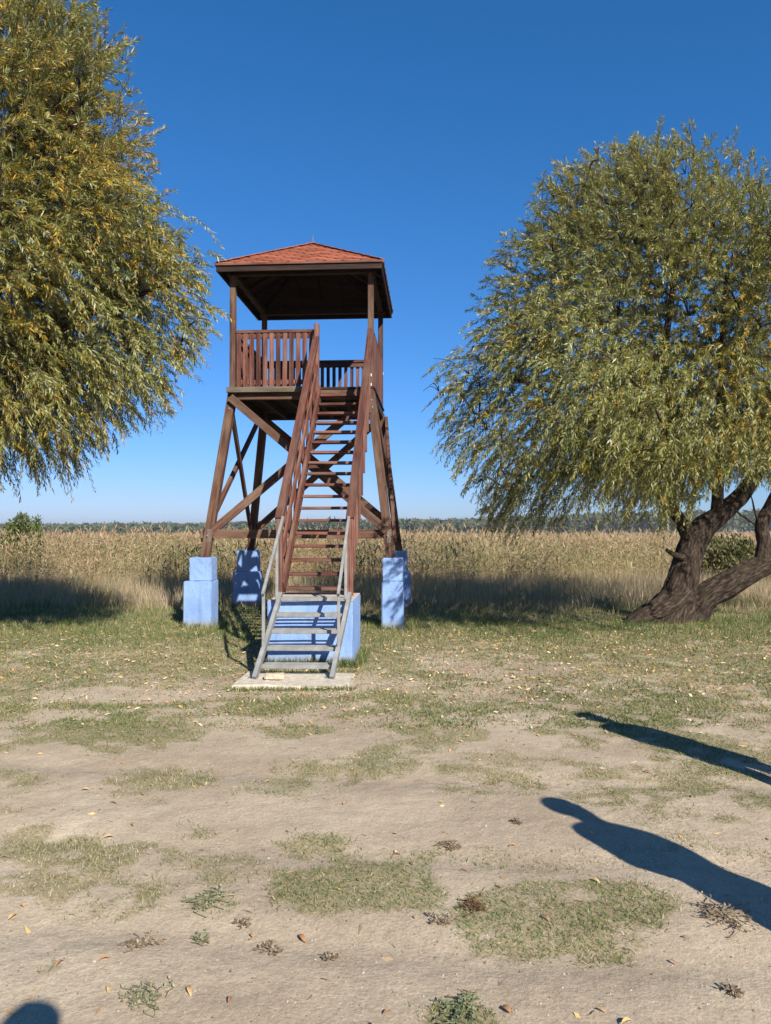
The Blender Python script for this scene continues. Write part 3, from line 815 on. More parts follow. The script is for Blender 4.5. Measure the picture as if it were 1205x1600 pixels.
def make_willow(loc, label, ells, limbs, clumpn, mind, ntw, nleaf, L0, llen, lw, seed, yellow, keep=None):
    root = empty('willow_tree', loc, label, 'tree')
    loc = Vector(loc)
    off = loc
    tubes = []; nodes = []
    for j, (ctrl, sides, rough) in enumerate(limbs):
        pts, rad = smooth_path(ctrl, 10)
        nodes += [(p, r) for p, r in zip(pts, rad) if r < .22 and p.z > 1.6]
        tubes.append(([p - off for p in pts], rad, sides * 2 if rad[0] > .15 else sides, rough, seed + j))
    me = tubes_mesh('trunk', tubes); tr = link('trunk', me, root, 'bark')
    clumps = sample_clumps(ells, clumpn, mind, seed)
    if keep is not None:
        kk = keep(np.array([tuple(c + Vector((0, 0, .12))) for c in clumps]) - np.array([0, 0, .3])); clumps = [c for c, ok in zip(clumps, kk) if ok]
    tot = Vector(); ws = 0
    for c, s in ells: w_ = s.x * s.y * s.z; tot += c * w_; ws += w_
    centre = tot / ws; centre.z -= .6
    rb = random.Random(seed); bt = []
    order = sorted(clumps, key=lambda c: (c - centre).length)
    nodes2 = list(nodes)
    for c in order:
        best = min(nodes2, key=lambda n_: (n_[0] - c).length + (0.6 if n_[0].z > c.z else 0))
        p, r0 = best; mid = p.lerp(c, .5) + Vector((rb.uniform(-.15, .15), rb.uniform(-.15, .15), .12 + .12 * (c - p).length))
        r0 = min(r0 * .6, .055); r0 = max(r0, .016)
        pts, rad = smooth_path([(p, r0), (mid, r0 * .75), (c, r0 * .45)], 4)
        bt.append(([q - off for q in pts], rad, 5, 0, 0))
        nodes2 += [(q, rr_) for q, rr_ in zip(pts[2:], rad[2:])]
        for _ in range(4):
            v = (c - centre).normalized() * .5 + Vector((rb.gauss(0, .4), rb.gauss(0, .4), abs(rb.gauss(.1, .4))))
            e = c + v * .3
            pts2, rad2 = smooth_path([(c, r0 * .45), (c.lerp(e, .5) + Vector((0, 0, .08)), r0 * .3), (e, .004)], 3)
            bt.append(([q - off for q in pts2], rad2, 4, 0, 0))
    me = tubes_mesh('branches', bt); br = link('branches', me, root, 'bark')
    V, Fq, tint, TV, TF = willow_leaves(clumps, centre, ntw, nleaf, L0, llen, lw, seed, yellow, keep)
    o_ = np.array(tuple(off))
    me = np_mesh('crown', V - o_, Fq, tint); cr = link('crown', me, root, 'willow_leaf'); cr['kind'] = 'stuff'
    me = np_mesh('twigs', TV - o_, TF); tw = link('twigs', me, root, 'twig'); tw['kind'] = 'stuff'
    return root

# right willow: base about (1060, 972) px
BX, BY = gpt(1062, 972)
e_right = [ell(1065, 500, 12.4, 262, 235, 2.9), ell(900, 600, 11.7, 200, 150, 2.0), ell(795, 715, 11.4, 85, 75, 1.1), ell(1010, 700, 9.8, 120, 85, .8), ell(1190, 640, 9.5, 170, 120, 1.2), ell(915, 610, 9.1, 120, 80, .9), ell(885, 630, 8.6, 75, 60, .5),
           ell(985, 730, 11.5, 160, 85, 1.6), ell(1300, 560, 12.6, 270, 245, 3.2), ell(885, 400, 12.5, 105, 120, 1.7), ell(975, 315, 12.5, 125, 75, 1.6), ell(740, 590, 11.8, 70, 70, 1.0), ell(785, 765, 11.4, 55, 50, .6), ell(900, 775, 11.6, 120, 50, .8), ell(1120, 640, 10.6, 150, 110, 1.0)]
def q(px, py, d, r): return (at(px, py, d), r * .88)
limbs_r = [
    ([q(1040, 990, 12.55, .42), q(1056, 940, 12.6, .34), q(1072, 885, 12.65, .27), q(1090, 835, 12.7, .25), q(1130, 800, 12.7, .18), q(1165, 765, 12.7, .15), q(1200, 700, 12.8, .12), q(1230, 560, 12.9, .08), q(1240, 420, 13, .05)], 28, .16),
    ([q(1070, 925, 12.6, .34), q(1045, 946, 12.55, .30), q(1020, 960, 12.5, .24), q(1000, 968, 12.45, .18), q(980, 982, 12.4, .12)], 26, .20),
    ([q(1082, 850, 12.65, .18), q(1066, 818, 12.6, .12), q(1048, 790, 12.5, .10), q(1010, 740, 12.4, .09), q(960, 680, 12.2, .07), q(880, 620, 12.0, .05), q(800, 590, 11.9, .03)], 16, .12),
    ([q(1050, 795, 12.5, .09), q(1050, 700, 12.6, .08), q(1040, 560, 12.7, .07), q(1060, 400, 12.8, .05), q(1050, 300, 12.8, .02)], 14, .1),
    ([q(1120, 806, 12.7, .13), q(1125, 700, 12.5, .09), q(1130, 560, 12.2, .06), q(1140, 420, 12.0, .04)], 14, .1),
    ([q(1075, 975, 12.7, .28), q(1100, 935, 12.6, .24), q(1140, 912, 12.55, .24), q(1180, 890, 12.5, .21), q(1225, 868, 12.4, .18), q(1290, 820, 12.2, .15), q(1350, 700, 12.2, .11), q(1380, 560, 12.2, .07)], 24, .18),
    ([q(1188, 888, 12.5, .17), q(1194, 850, 12.5, .13), q(1190, 818, 12.5, .12), q(1210, 780, 12.5, .11), q(1240, 720, 12.4, .09), q(1280, 600, 12.2, .06)], 16, .14),
    ([q(1190, 822, 12.5, .045), q(1180, 800, 12.45, .022), q(1176, 782, 12.4, .014), q(1170, 762, 12.4, .006)], 8, .1),
    ([q(1178, 818, 12.5, .03), q(1160, 806, 12.4, .02), q(1148, 797, 12.4, .008)], 6, .1),
    ([q(1068, 872, 12.5, .07), q(1052, 866, 12.35, .05), q(1041, 859, 12.3, .03)], 8, .15),
    ([q(1010, 745, 12.4, .06), q(930, 735, 12.0, .05), q(850, 745, 11.7, .03), q(790, 740, 11.6, .015)], 8, .1),
]
def keep_r(p):
    px = 602.5 + p[:, 0] * F / p[:, 1]; py = HOR - (p[:, 2] - H) * F / p[:, 1]
    hide = (px > 1092) & (py > 768 + (px < 1120) * 15) & (py < 1000)
    low = py > np.interp(px, [640, 700, 735, 770, 810, 850, 1040, 1075, 1095], [660, 750, 800, 860, 855, 840, 850, 830, 800])
    rgt = np.random.default_rng(5).normal(0, 15, len(px))
    top_ = np.interp(px + rgt, [655, 662, 700, 735, 760, 795, 850, 935, 1000, 1060, 1130, 1205, 1400], [700, 560, 505, 470, 400, 335, 255, 218, 203, 196, 208, 226, 260])
    return ~hide & ~low & (py > top_ + rgt) & (px > 657 + rgt)
make_willow((BX, BY, gz1(BX, BY)), 'round olive green willow with gnarled forked trunk at the right edge', e_right, limbs_r, 300, .44, 11600, 38, .41, .090, .0142, 11, 1.06, keep_r)

# left willow: trunk out of frame
e_left = [ell(0, 345, 9.6, 190, 290, 2.4), ell(30, 75, 9.7, 130, 110, 1.4), ell(175, 490, 9.2, 150, 125, 1.3), ell(15, 700, 9.7, 105, 55, 1.2), ell(50, 640, 9.0, 100, 90, 1.0), ell(215, 585, 9.1, 85, 75, .7), ell(-260, 360, 9.8, 330, 380, 3.0),
          ell(120, 400, 9.4, 120, 120, 1.2), ell(262, 490, 9.2, 68, 100, .7), ell(-150, 600, 9.2, 200, 120, 1.6)]
LX, LY = -8.0, 10.2
limbs_l = [
    ([(Vector((LX, LY, -.15)), .48), (Vector((LX + .1, LY, .9)), .36), (Vector((LX + .2, LY - .1, 2.0)), .32), (Vector((LX + .5, LY - .2, 3.4)), .21), (Vector((LX + .9, LY - .3, 5.0)), .14), (Vector((LX + 1.3, LY - .4, 7.5)), .07), (Vector((LX + 1.5, LY - .4, 9)), .03)], 24, .16),
    ([(Vector((LX + .2, LY - .1, 1.9)), .20), (Vector((-6.8, 9.9, 3.2)), .13), q(60, 520, 9.3, .08), q(180, 470, 9.2, .05), q(280, 440, 9.2, .02)], 14, .12),
    ([(Vector((LX + .2, LY - .1, 2.2)), .16), (Vector((-6.9, 9.5, 3.0)), .10), q(0, 640, 9.0, .05), q(70, 680, 9.0, .02)], 12, .1),
    ([(Vector((LX + .4, LY - .1, 3.0)), .16), (Vector((-6.2, 9.7, 5.0)), .10), q(60, 300, 9.5, .06), q(120, 120, 9.5, .03)], 12, .1),
    ([(Vector((LX, LY, 2.3)), .2), (Vector((LX - 1.2, LY + .2, 4.2)), .12), (Vector((LX - 2, LY + .3, 6.5)), .05)], 12, .1),
]
def keep_l(p):
    px = 602.5 + p[:, 0] * F / p[:, 1]; py = HOR - (p[:, 2] - H) * F / p[:, 1]
    rgt = np.random.default_rng(6).normal(0, 14, len(px))
    right_ = np.interp(py + rgt, [-60, 0, 80, 160, 260, 340, 375, 430, 490, 560, 600, 680, 720, 760], [110, 150, 212, 238, 246, 268, 312, 330, 348, 332, 305, 258, 150, 130])
    return ((py < 765 + rgt) & (px < right_ + rgt)) | (px < -20)
make_willow((LX, LY, 0), 'large willow with yellowing hanging leaves filling the left edge', e_left, limbs_l, 300, .41, 11600, 38, .43, .090, .0142, 23, .95, keep_l)

# ================================================================== GRASS
def blades(n_, x, y, h, w_, lean, col, seed, name, zfun=gz, two=False):
    g = np.random.default_rng(seed); n = len(x)
    z = zfun(x, y); a_ = g.uniform(0, 2 * np.pi, n); la = g.uniform(0, 2 * np.pi, n); l = lean * g.uniform(.1, 1.2, n) * h
    bx = np.cos(a_) * w_ / 2; by = np.sin(a_) * w_ / 2
    zb = z - .006
    if not two:
        V = np.stack([np.stack([x - bx, y - by, zb], 1), np.stack([x + bx, y + by, zb], 1), np.stack([x + np.cos(la) * l, y + np.sin(la) * l, z + h], 1)], 1).reshape(-1, 3)
        Fq = np.arange(3 * n).reshape(-1, 3); t_ = np.repeat(col, 3, axis=0)
    else:
        mx = x + np.cos(la) * l * .35; my = y + np.sin(la) * l * .35; mz = z + h * .62
        V = np.stack([np.stack([x - bx, y - by, zb], 1), np.stack([x + bx, y + by, zb], 1),
                      np.stack([mx + bx * .8, my + by * .8, mz], 1), np.stack([mx - bx * .8, my - by * .8, mz], 1),
                      np.stack([x + np.cos(la) * l, y + np.sin(la) * l, z + h * g.uniform(.85, 1, n)], 1)], 1).reshape(-1, 3)
        b_ = (np.arange(n) * 5)[:, None]
        Fq = np.concatenate([b_ + [0, 1, 2], b_ + [0, 2, 3], b_ + [3, 2, 4]]); t_ = np.repeat(col, 5, axis=0)
    return V, Fq, t_
def rand_frustum(n, d0, d1, seed, margin=.12, power=1.0):
    g = np.random.default_rng(seed)
    u = g.uniform(0, 1, n); d = (d0 ** power + u * (d1 ** power - d0 ** power)) ** (1 / power)
    half = (.524 + margin) * d + .4
    return g.uniform(-1, 1, n) * half, d
def occupied(x, y):
    """footprints where nothing grows"""
    rx = x - O2.x; ry = y - O2.y
    u = rx * Wd.x + ry * Wd.y; v = rx * Dd.x + ry * Dd.y
    m = (x > -1.38) & (x < -.34) & (y > 8.64) & (y < 9.64)
    m |= (x > -1.50) & (x < -.38) & (y > 7.46) & (y < 8.02)
    for cu in (-SP, S + SP):
        for cv in (-SP, S + SP): m |= (np.abs(u - cu) < .24) & (np.abs(v - cv) < .2)
    return m
def grass_layer(name, label, n, d0, d1, hr, wr, lean, pal, seed, dens=None, power=1.0, two=False, margin=.12, hmod=None):
    x, y = rand_frustum(n, d0, d1, seed, margin, power); g = np.random.default_rng(seed + 1)
    p = np.ones(n) if dens is None else dens(x, y)
    k = (g.uniform(0, 1, n) < p) & ~occupied(x, y); x = x[k]; y = y[k]; n = len(x)
    # tufts
    tx = g.normal(0, .02, n); x = x + tx; y = y + g.normal(0, .02, n)
    h = g.uniform(*hr, n) * (.6 + .8 * fbm(x * 2.5, y * 2.5, seed, 2)); 
    if hmod is not None: h = h * hmod(x, y)
    w_ = g.uniform(*wr, n)
    pal_ = np.array(pal); cn_ = fbm(x * 1.2, y * 1.2, seed + 3, 3); r = np.clip(cn_ * 1.5 - .25 + g.normal(0, .28, n), 0, .999) * (len(pal_) - 1)
    i0 = r.astype(int); f = (r - i0)[:, None]; col = pal_[i0] * (1 - f) + pal_[np.minimum(i0 + 1, len(pal_) - 1)] * f
    col = col * g.uniform(.7, 1.3, n)[:, None]
    V, Fq, t_ = blades(n, x, y, h, w_, lean, col, seed, name, two=two)
    me = np_mesh(name, V, Fq, t_); o = link(name, me, None, 'grass'); tag(o, label, 'grass', kind='stuff'); return o
GREEN = (.095, .150, .040); OLIVE = (.17, .175, .06); STRAW = (.36, .30, .17); TAN = (.33, .25, .15); PINK = (.38, .28, .21); DKG = (.05, .08, .025); PALE = (.42, .37, .25)
grass_layer('short_grass', 'short trampled grass in patches on the sandy track', 230000, 2.2, 7.2, (.007, .022), (.0035, .0075), 2.2,
            [GREEN, GREEN, OLIVE, GREEN, OLIVE, STRAW, PALE], 101, lambda x, y: grass_mask(x, y) ** 1.5 * .9, power=1.15)
grass_layer('lawn_grass', 'thin mixed green and straw lawn grass before the tower', 150000, 6.0, 12.8, (.012, .036), (.007, .014), 1.5,
            [DKG, GREEN, GREEN, OLIVE, GREEN, OLIVE, STRAW], 102, lambda x, y: grass_mask(x, y) * .9 + .05, power=1.4)
def tall_m(x, y):
    return sstep(9.6, 12.0, y + 2.0 * (fbm(x * .8, y * .8, 55) - .5))
grass_layer('tall_grass', 'taller green grass growing round the concrete piers', 100000, 9.0, 16.5, (.03, .11), (.006, .012), .7,
            [DKG, GREEN, GREEN, OLIVE, OLIVE, STRAW], 103, tall_m)
def pier_tufts():
    g = np.random.default_rng(333); X_ = []; Y_ = []
    rects = [(cu, cv, .26, .24) for cu in (-SP, S + SP) for cv in (-SP, S + SP)]
    for cu, cv, a_, b_ in rects:
        n = 900; t_ = g.uniform(0, 6.28, n); r = 1 + np.abs(g.normal(0, .22, n))
        u = cu + np.clip(np.cos(t_) * 1.5, -1, 1) * a_ * r; v = cv + np.clip(np.sin(t_) * 1.5, -1, 1) * b_ * r
        X_.append(O2.x + Wd.x * u + Dd.x * v); Y_.append(O2.y + Wd.y * u + Dd.y * v)
    n = 1500; X_.append(g.uniform(-1.42, -.30, n)); Y_.append(8.63 - np.abs(g.normal(0, .07, n)))
    n = 700; X_.append(-.33 + np.abs(g.normal(0, .05, n))); Y_.append(g.uniform(8.6, 9.6, n))
    n = 900; X_.append(g.uniform(-1.6, -.3, n)); Y_.append(7.40 - np.abs(g.normal(0, .05, n)))
    n = 500; X_.append(g.uniform(-1.55, -.3, n)); Y_.append(8.13 + np.abs(g.normal(0, .05, n)))
    return np.concatenate(X_), np.concatenate(Y_)
x, y = pier_tufts(); g = np.random.default_rng(334); n = len(x); h_ = g.uniform(.03, .13, n) * np.where(y < 8.2, .4, 1)
pal_ = np.array([GREEN, GREEN, DKG, OLIVE, STRAW]); c_ = pal_[g.integers(0, 5, n)] * g.uniform(.7, 1.3, n)[:, None]
V, Fq, t_ = blades(n, x, y, h_, g.uniform(.006, .012, n), .7, c_, 335, 'tufts')
o = link('edge_grass', np_mesh('edge_grass', V, Fq, t_), None, 'grass'); tag(o, 'uneven grass tufts along the feet of the blue blocks and the slab', 'grass', kind='stuff')
def dry_m(x, y): return sstep(13.0, 16.0, y + 3.0 * (fbm(x * .5, y * .5, 57) - .5))
grass_layer('dry_grass', 'dry pinkish tan grass in front of the reeds', 110000, 11.8, 25, (.14, .46), (.006, .014), .5,
            [OLIVE, TAN, STRAW, PINK, PALE, PINK], 104, dry_m, margin=.25, hmod=lambda x, y: .45 + .75 * sstep(13, 18, y))

# ================================================================== REEDS
def reeds(n, d0, d1, seed, scale_w):
    g = np.random.default_rng(seed)
    u = g.uniform(0, 1, n); d = np.exp(np.log(d0) + u * (np.log(d1) - np.log(d0)))
    x = g.uniform(-1, 1, n) * ((.524 + .25) * d + 2)
    edge = 20.5 + 3.0 * (fbm(x * .22, d * 0 + 2, 61, 3) - .5) + np.clip(x, 0, 8) * .18
    k = d > edge; x = x[k]; d = d[k]; n = len(x)
    z = gz(x, d)
    big = fbm(x * .12, d * .12, 63, 3); fine = fbm(x * .9, d * .9, 65, 2)
    ht = (1.50 + .55 * big) * (.70 + .42 * fine) * g.uniform(.75, 1.15, n) * sstep(-.5, 2.5, d - (edge[k])) ** .35
    top_lim = H - (5 + 16 * fbm(x * .5, d * .3, 69, 3)) * d / F + .12
    ht = np.minimum(ht, np.maximum(top_lim - z, .5) * g.uniform(.78, 1.07, n))
    ws = np.maximum(1.0, d / 26.0) * scale_w
    la = g.uniform(0, 6.28, n); lean = .12 * ht * g.uniform(0, 1, n)
    tipx = x + np.cos(la) * lean; tipy = d + np.sin(la) * lean; tipz = z + ht
    V = []; C = []
    hue = fbm(x * .35, d * .2, 67, 3) + g.normal(0, .13, n)
    pal = np.array([[.17, .17, .07], [.30, .25, .12], [.38, .30, .17], [.40, .31, .20], [.34, .19, .10], [.27, .22, .11]])
    r = np.clip((hue - .18) * 1.55, 0, .999) * (len(pal) - 1); i0 = r.astype(int); f = (r - i0)[:, None]; col = pal[i0] * (1 - f) + pal[np.minimum(i0 + 1, len(pal) - 1)] * f
    col *= g.uniform(.65, 1.3, n)[:, None]
    def tri(a_, b_, c_, cl): V.append(np.stack([a_, b_, c_], 1)); C.append(np.repeat(cl, 3, axis=0))
    B = np.stack([x, d, z - .02], 1); Tp = np.stack([tipx, tipy, tipz], 1)
    wx = np.stack([.004 * ws, 0 * ws, 0 * ws], 1)
    tri(B - wx, B + wx, Tp, col * .95)
    nl = 5
    for j in range(nl):
        f0 = g.uniform(.25, .95, n)[:, None]; p = B * (1 - f0) + Tp * f0
        a_ = g.uniform(0, 6.28, n); ll = g.uniform(.18, .42, n) * np.clip(ht / 1.3, .5, 1.2)
        dirv = np.stack([np.cos(a_) * .7, np.sin(a_) * .7, g.uniform(.1, .9, n)], 1)
        mid = p + dirv * (ll * .55)[:, None]; tip = p + dirv * ll[:, None] + np.stack([0 * ll, 0 * ll, -ll * g.uniform(.1, .6, n)], 1)
        hw = (.010 * ws)[:, None] * np.stack([np.sin(a_), -np.cos(a_), .6 + 0 * a_], 1)
        cl = col * g.uniform(.8, 1.2, n)[:, None]
        gr = (g.uniform(0, 1, n) < .24)[:, None]; cl = np.where(gr, np.array([.15, .17, .065]), cl)
        tri(p, mid + hw, mid - hw, cl); tri(mid + hw, tip, mid - hw, cl)
    # plume
    pl_c = np.array([.30, .21, .13]) * g.uniform(.6, 1.35, n)[:, None]
    hasp = g.uniform(0, 1, n) < .42
    lp = g.uniform(.12, .24, n) * hasp + .001; pw_ = (.020 * ws) * hasp
    nod = np.stack([np.cos(la) * lp * .5, np.sin(la) * lp * .3, lp], 1)
    P0_ = Tp - np.stack([0 * lp, 0 * lp, lp * .4], 1); Pm = P0_ + nod * .5; Pt = P0_ + nod * 1.1
    px_ = np.stack([pw_, 0 * pw_, 0 * pw_], 1)
    tri(P0_, Pm + px_, Pm - px_, pl_c); tri(Pm + px_, Pt, Pm - px_, pl_c)
    V = np.concatenate([v.reshape(-1, 3) for v in V]); C = np.concatenate(C)
    return V, np.arange(len(V)).reshape(-1, 3), C
V, Fq, C_ = reeds(23000, 18.5, 48, 201, 1.0)
V2, F2, C2 = reeds(17000, 40, 420, 203, .9)
me = np_mesh('reed_bed', np.concatenate([V, V2]), np.concatenate([Fq, F2 + len(V)]), np.concatenate([C_, C2]))
o = link('reed_bed', me, None, 'reed'); tag(o, 'wide bed of tall dry tan and yellow reeds behind the tower', 'reeds', kind='stuff')

# ================================================================== FAR WOOD, BUSH, REED STAND-IN
def leaf_blob(centres, radii, per, fs, palette, seed):
    g = np.random.default_rng(seed); n = len(centres)
    v = g.normal(0, 1, (n, per, 3)); v /= np.linalg.norm(v, axis=2)[:, :, None]
    v *= g.uniform(.55, 1.05, (n, per, 1))
    p = centres[:, None, :] + v * radii[:, None, :]
    s = fs * radii[:, :1].mean(1)[:, None, None] 
    a_ = g.normal(0, 1, (n, per, 3)); b_ = g.normal(0, 1, (n, per, 3))
    V = np.stack([p + a_ * s, p + b_ * s, p - (a_ + b_) * s * .5], 2).reshape(-1, 3)
    pal_ = np.array(palette); col = pal_[g.integers(0, len(pal_), n)][:, None, :] * g.uniform(.65, 1.35, (n, per, 1))
    col = np.repeat(col.reshape(-1, 3), 3, axis=0)
    return V, np.arange(len(V)).reshape(-1, 3), col
g = np.random.default_rng(301)
nT = 2600
fx = g.uniform(-480, 480, nT); fy = g.uniform(520, 640, nT)
pxs = 602.5 + fx * F / fy
topy = np.interp(pxs, [-200, 0, 150, 330, 560, 660, 800, 950, 1205, 1500], [818, 820, 819.5, 818, 813, 812, 809, 801, 797, 797]) + 1.8 * (fbm(fx * .03, fy * 0, 71, 3) - .5) * 4 + g.normal(0, 1.0, nT)
ztop = H + (HOR - topy) * fy / F; zb = gz(fx, fy); hh = np.maximum(ztop - zb, 3.0)
cent = np.stack([fx, fy, zb + hh * .55], 1); rad = np.stack([g.uniform(3.0, 5.5, nT), g.uniform(3, 5.5, nT), hh * .45], 1)
V, Fq, C_ = leaf_blob(cent, rad, 60, .22, [(.085, .105, .055), (.070, .092, .050), (.10, .112, .06), (.105, .10, .06)], 302)
me = np_mesh('far_wood', V, Fq, C_); o = link('far_wood', me, None, 'forest'); tag(o, 'low dark green wood along the horizon beyond the reeds', 'wood', kind='stuff')

def bush(px, d, width, height, label, seed, pal):
    x = (px - 602.5) * d / F; z = gz1(x, d)
    g = np.random.default_rng(seed); root = empty('bush', (x, d, z), label, 'bush')
    n = 5200; t_ = g.uniform(0, 1, n) ** .7; a_ = g.uniform(0, 6.28, n)
    r = width / 2 * np.sqrt(g.uniform(0, 1, n)) * (1 - .45 * t_ ** 2) * (.8 + .4 * vnoise(a_ * 2, t_ * 4, seed))
    p = np.stack([np.cos(a_) * r, np.sin(a_) * r, .1 + height * t_ * (.72 + .4 * vnoise(a_ * 1.5 + r * 3, t_ * 0, seed + 1))], 1)
    L = g.uniform(.10, .2, n); dv = g.normal(0, .5, (n, 3)) + np.array([0, 0, .8]); dv /= np.linalg.norm(dv, axis=1)[:, None]
    sv = np.cross(dv, g.normal(0, 1, (n, 3))); sv /= np.linalg.norm(sv, axis=1)[:, None]; sv *= .028
    V = np.stack([p, p + dv * (L * .5)[:, None] + sv, p + dv * L[:, None], p + dv * (L * .5)[:, None] - sv], 1).reshape(-1, 3)
    pal_ = np.array(pal); col = np.repeat(pal_[g.integers(0, len(pal_), n)] * g.uniform(.7, 1.3, n)[:, None], 4, axis=0)
    me = np_mesh('foliage', V, np.arange(4 * n).reshape(-1, 4), col); f_ = link('foliage', me, root, 'grass'); f_['kind'] = 'stuff'
    tb_ = []
    for i in range(9):
        a = i * .7; tb_.append(([Vector((0, 0, -.05)), Vector((math.cos(a) * width * .12, math.sin(a) * width * .12, height * .4)), Vector((math.cos(a) * width * .3, math.sin(a) * width * .3, height * .8))], [.03, .02, .008], 5, 0, 0))
    link('stems', tubes_mesh('stems', tb_), root, 'bark')
BG = [(.10, .13, .04), (.08, .11, .035), (.14, .15, .05)]
bush(36, 27, 1.75, 2.15, 'green leafy bush rising above the reeds at the left edge', 401, BG)
bush(1135, 23.5, 3.0, 1.35, 'low leafy clump standing in for darker green reeds between the trunks of the right willow', 402, [(.09, .10, .035), (.13, .12, .05), (.18, .16, .07)])  # bush shape added in place of a patch of darker green reeds

# ================================================================== WEEDS, LITTER, PEBBLES
def weed(px, py, wpx, label, seed, col, hgt=.02, group=None):
    x, y = gpt(px, py); r = wpx * y / F / 2 * .82; g = np.random.default_rng(seed)
    ns = 16 + int(r * 170); hgt = hgt * .6; V = []; Fq = []; C = []
    z0 = gz1(x, y)
    for i in range(ns):
        a = g.uniform(0, 6.28); L = r * g.uniform(.3, 1.1); cx, cy = g.normal(0, r * .22), g.normal(0, r * .22)
        k = 4; pts = []
        for j in range(k + 1):
            f = j / k; xx = cx + math.cos(a + .6 * f * g.uniform(-1, 1)) * L * f; yy = cy + math.sin(a) * L * f
            pts.append((xx, yy, gz1(x + xx, y + yy) - z0 + .004 + hgt * math.sin(f * 2.6) * g.uniform(.4, 1)))
        for j in range(k):
            p = Vector(pts[j]); q_ = Vector(pts[j + 1]); t_ = (q_ - p); sd_ = Vector((-t_.y, t_.x, .2)).normalized() * .0022
            b = len(V); V += [p - sd_, p + sd_, q_ + sd_, q_ - sd_]; Fq.append((b, b + 1, b + 2, b + 3)); C += [np.array(col) * g.uniform(.6, 1.3)] * 4
            for _ in range(2):
                aa = g.uniform(0, 6.28); l_ = g.uniform(.006, .016); dd_ = Vector((math.cos(aa), math.sin(aa), g.uniform(.1, .9))) * l_; s2 = Vector((-dd_.y, dd_.x, 0)) * .35
                b = len(V); m_ = q_ + dd_ * .5; V += [q_, m_ + s2, q_ + dd_, m_ - s2]; Fq.append((b, b + 1, b + 2, b + 3)); C += [np.array(col) * g.uniform(.7, 1.6)] * 4
    me = np_mesh('weed_clump', np.array([tuple(v) for v in V]), np.array(Fq), np.array(C))
    o = link('weed_clump', me, None, 'grass'); o.location = (x, y, z0); tag(o, label, 'weed', group); return o
BR = (.25, .195, .14); GB = (.23, .22, .14)
weed(225, 1468, 70, 'dry brown weed clump left of a rounder green one on the bottom left sand', 1, BR, .022)
weed(320, 1462, 44, 'small round greenish weed tuft between two brown clumps', 2, GB, .025)
weed(425, 1474, 48, 'dark brown branching weed just left of the big middle grass patch', 3, BR, .02)
weed(518, 1488, 30, 'tiny brown weed sprig below the big middle grass patch', 4, BR, .015)
weed(330, 1404, 84, 'wide dark weed with trailing runners above the round tuft', 5, GB, .025)
weed(240, 1556, 100, 'flat straggling weed near the photographer shadow at the bottom', 6, GB, .02)
weed(720, 1578, 110, 'leafy green weed tuft at the bottom edge', 7, (.15, .17, .09), .035)
weed(1130, 1432, 120, 'matted brown weed clump beside the nearer long shadow', 8, BR, .03)
weed(806, 1283, 26, 'single small dark weed spot in the open sand left of the long shadow', 9, BR, .015)
weed(705, 1320, 48, 'dark low weed above the middle grass patches', 10, BR, .018)
weed(380, 1440, 32, 'short brown weed between the wide weed and the middle grass patch', 11, BR, .015)
weed(740, 1412, 60, 'reddish brown weed at the left tip of the right grass patch', 12, (.15, .085, .05), .018)
weed(685, 1436, 44, 'brown weed at the lower right corner of the middle grass patch', 13, BR, .018)
weed(1140, 1545, 40, 'thin twiggy weed near the bottom right corner', 14, BR, .02)

def leaf_mesh(L, w_, curl, seed):
    # narrow willow leaf, folded and curled
    g = random.Random(seed); V = []; k = 6
    for i in range(k + 1):
        f = i / k; ww = w_ / 2 * math.sin(math.pi * min(max(f * .96 + .02, 0), 1)) ** .8 + .0006
        x = (f - .5) * L; z = curl * L * (math.sin(f * math.pi) * .35 + .25 * (f - .5) * g.uniform(-1, 1))
        V += [(x, -ww, z + ww * .5), (x, 0, z), (x, ww, z + ww * .5)]
    Fq = []
    for i in range(k):
        for j in range(2): b = i * 3 + j; Fq.append((b, b + 1, b + 4, b + 3))
    me = bpy.data.meshes.new('leaf'); me.from_pydata(V, [], Fq); me.update()
    c = g.choice([(.42, .24, .08), (.36, .18, .07), (.28, .14, .08), (.46, .32, .14)])
    a_ = me.attributes.new('tint', 'FLOAT_COLOR', 'POINT')
    for i in range(len(V)): a_.data[i].color = (*[q_ * g.uniform(.85, 1.1) for q_ in c], 1)
    me.materials.append(M['dead_leaf']); return me
LM = [leaf_mesh(.062, .018, .5, i) for i in range(6)]
spots = [(87, 1266), (180, 1255), (12, 1338), (174, 1303), (40, 1412), (25, 1425), (258, 1465), (168, 1497), (98, 1504), (175, 1542), (242, 1540), (300, 1546), (362, 1560), (474, 1461),
         (560, 1375), (582, 1598), (396, 1458), (688, 1252), (690, 1318), (800, 1320), (850, 1433), (928, 1375), (935, 1574), (975, 1592), (605, 1578), (790, 1574), (1046, 1494), (720, 1158), (740, 1188),
         (1160, 1385), (960, 1236), (890, 1222), (1010, 1205), (420, 1218), (210, 1287), (136, 1235), (620, 1330), (724, 1357), (1085, 1299), (648, 1432), (845, 1210), (540, 1254), (1066, 1462), (460, 1190)]
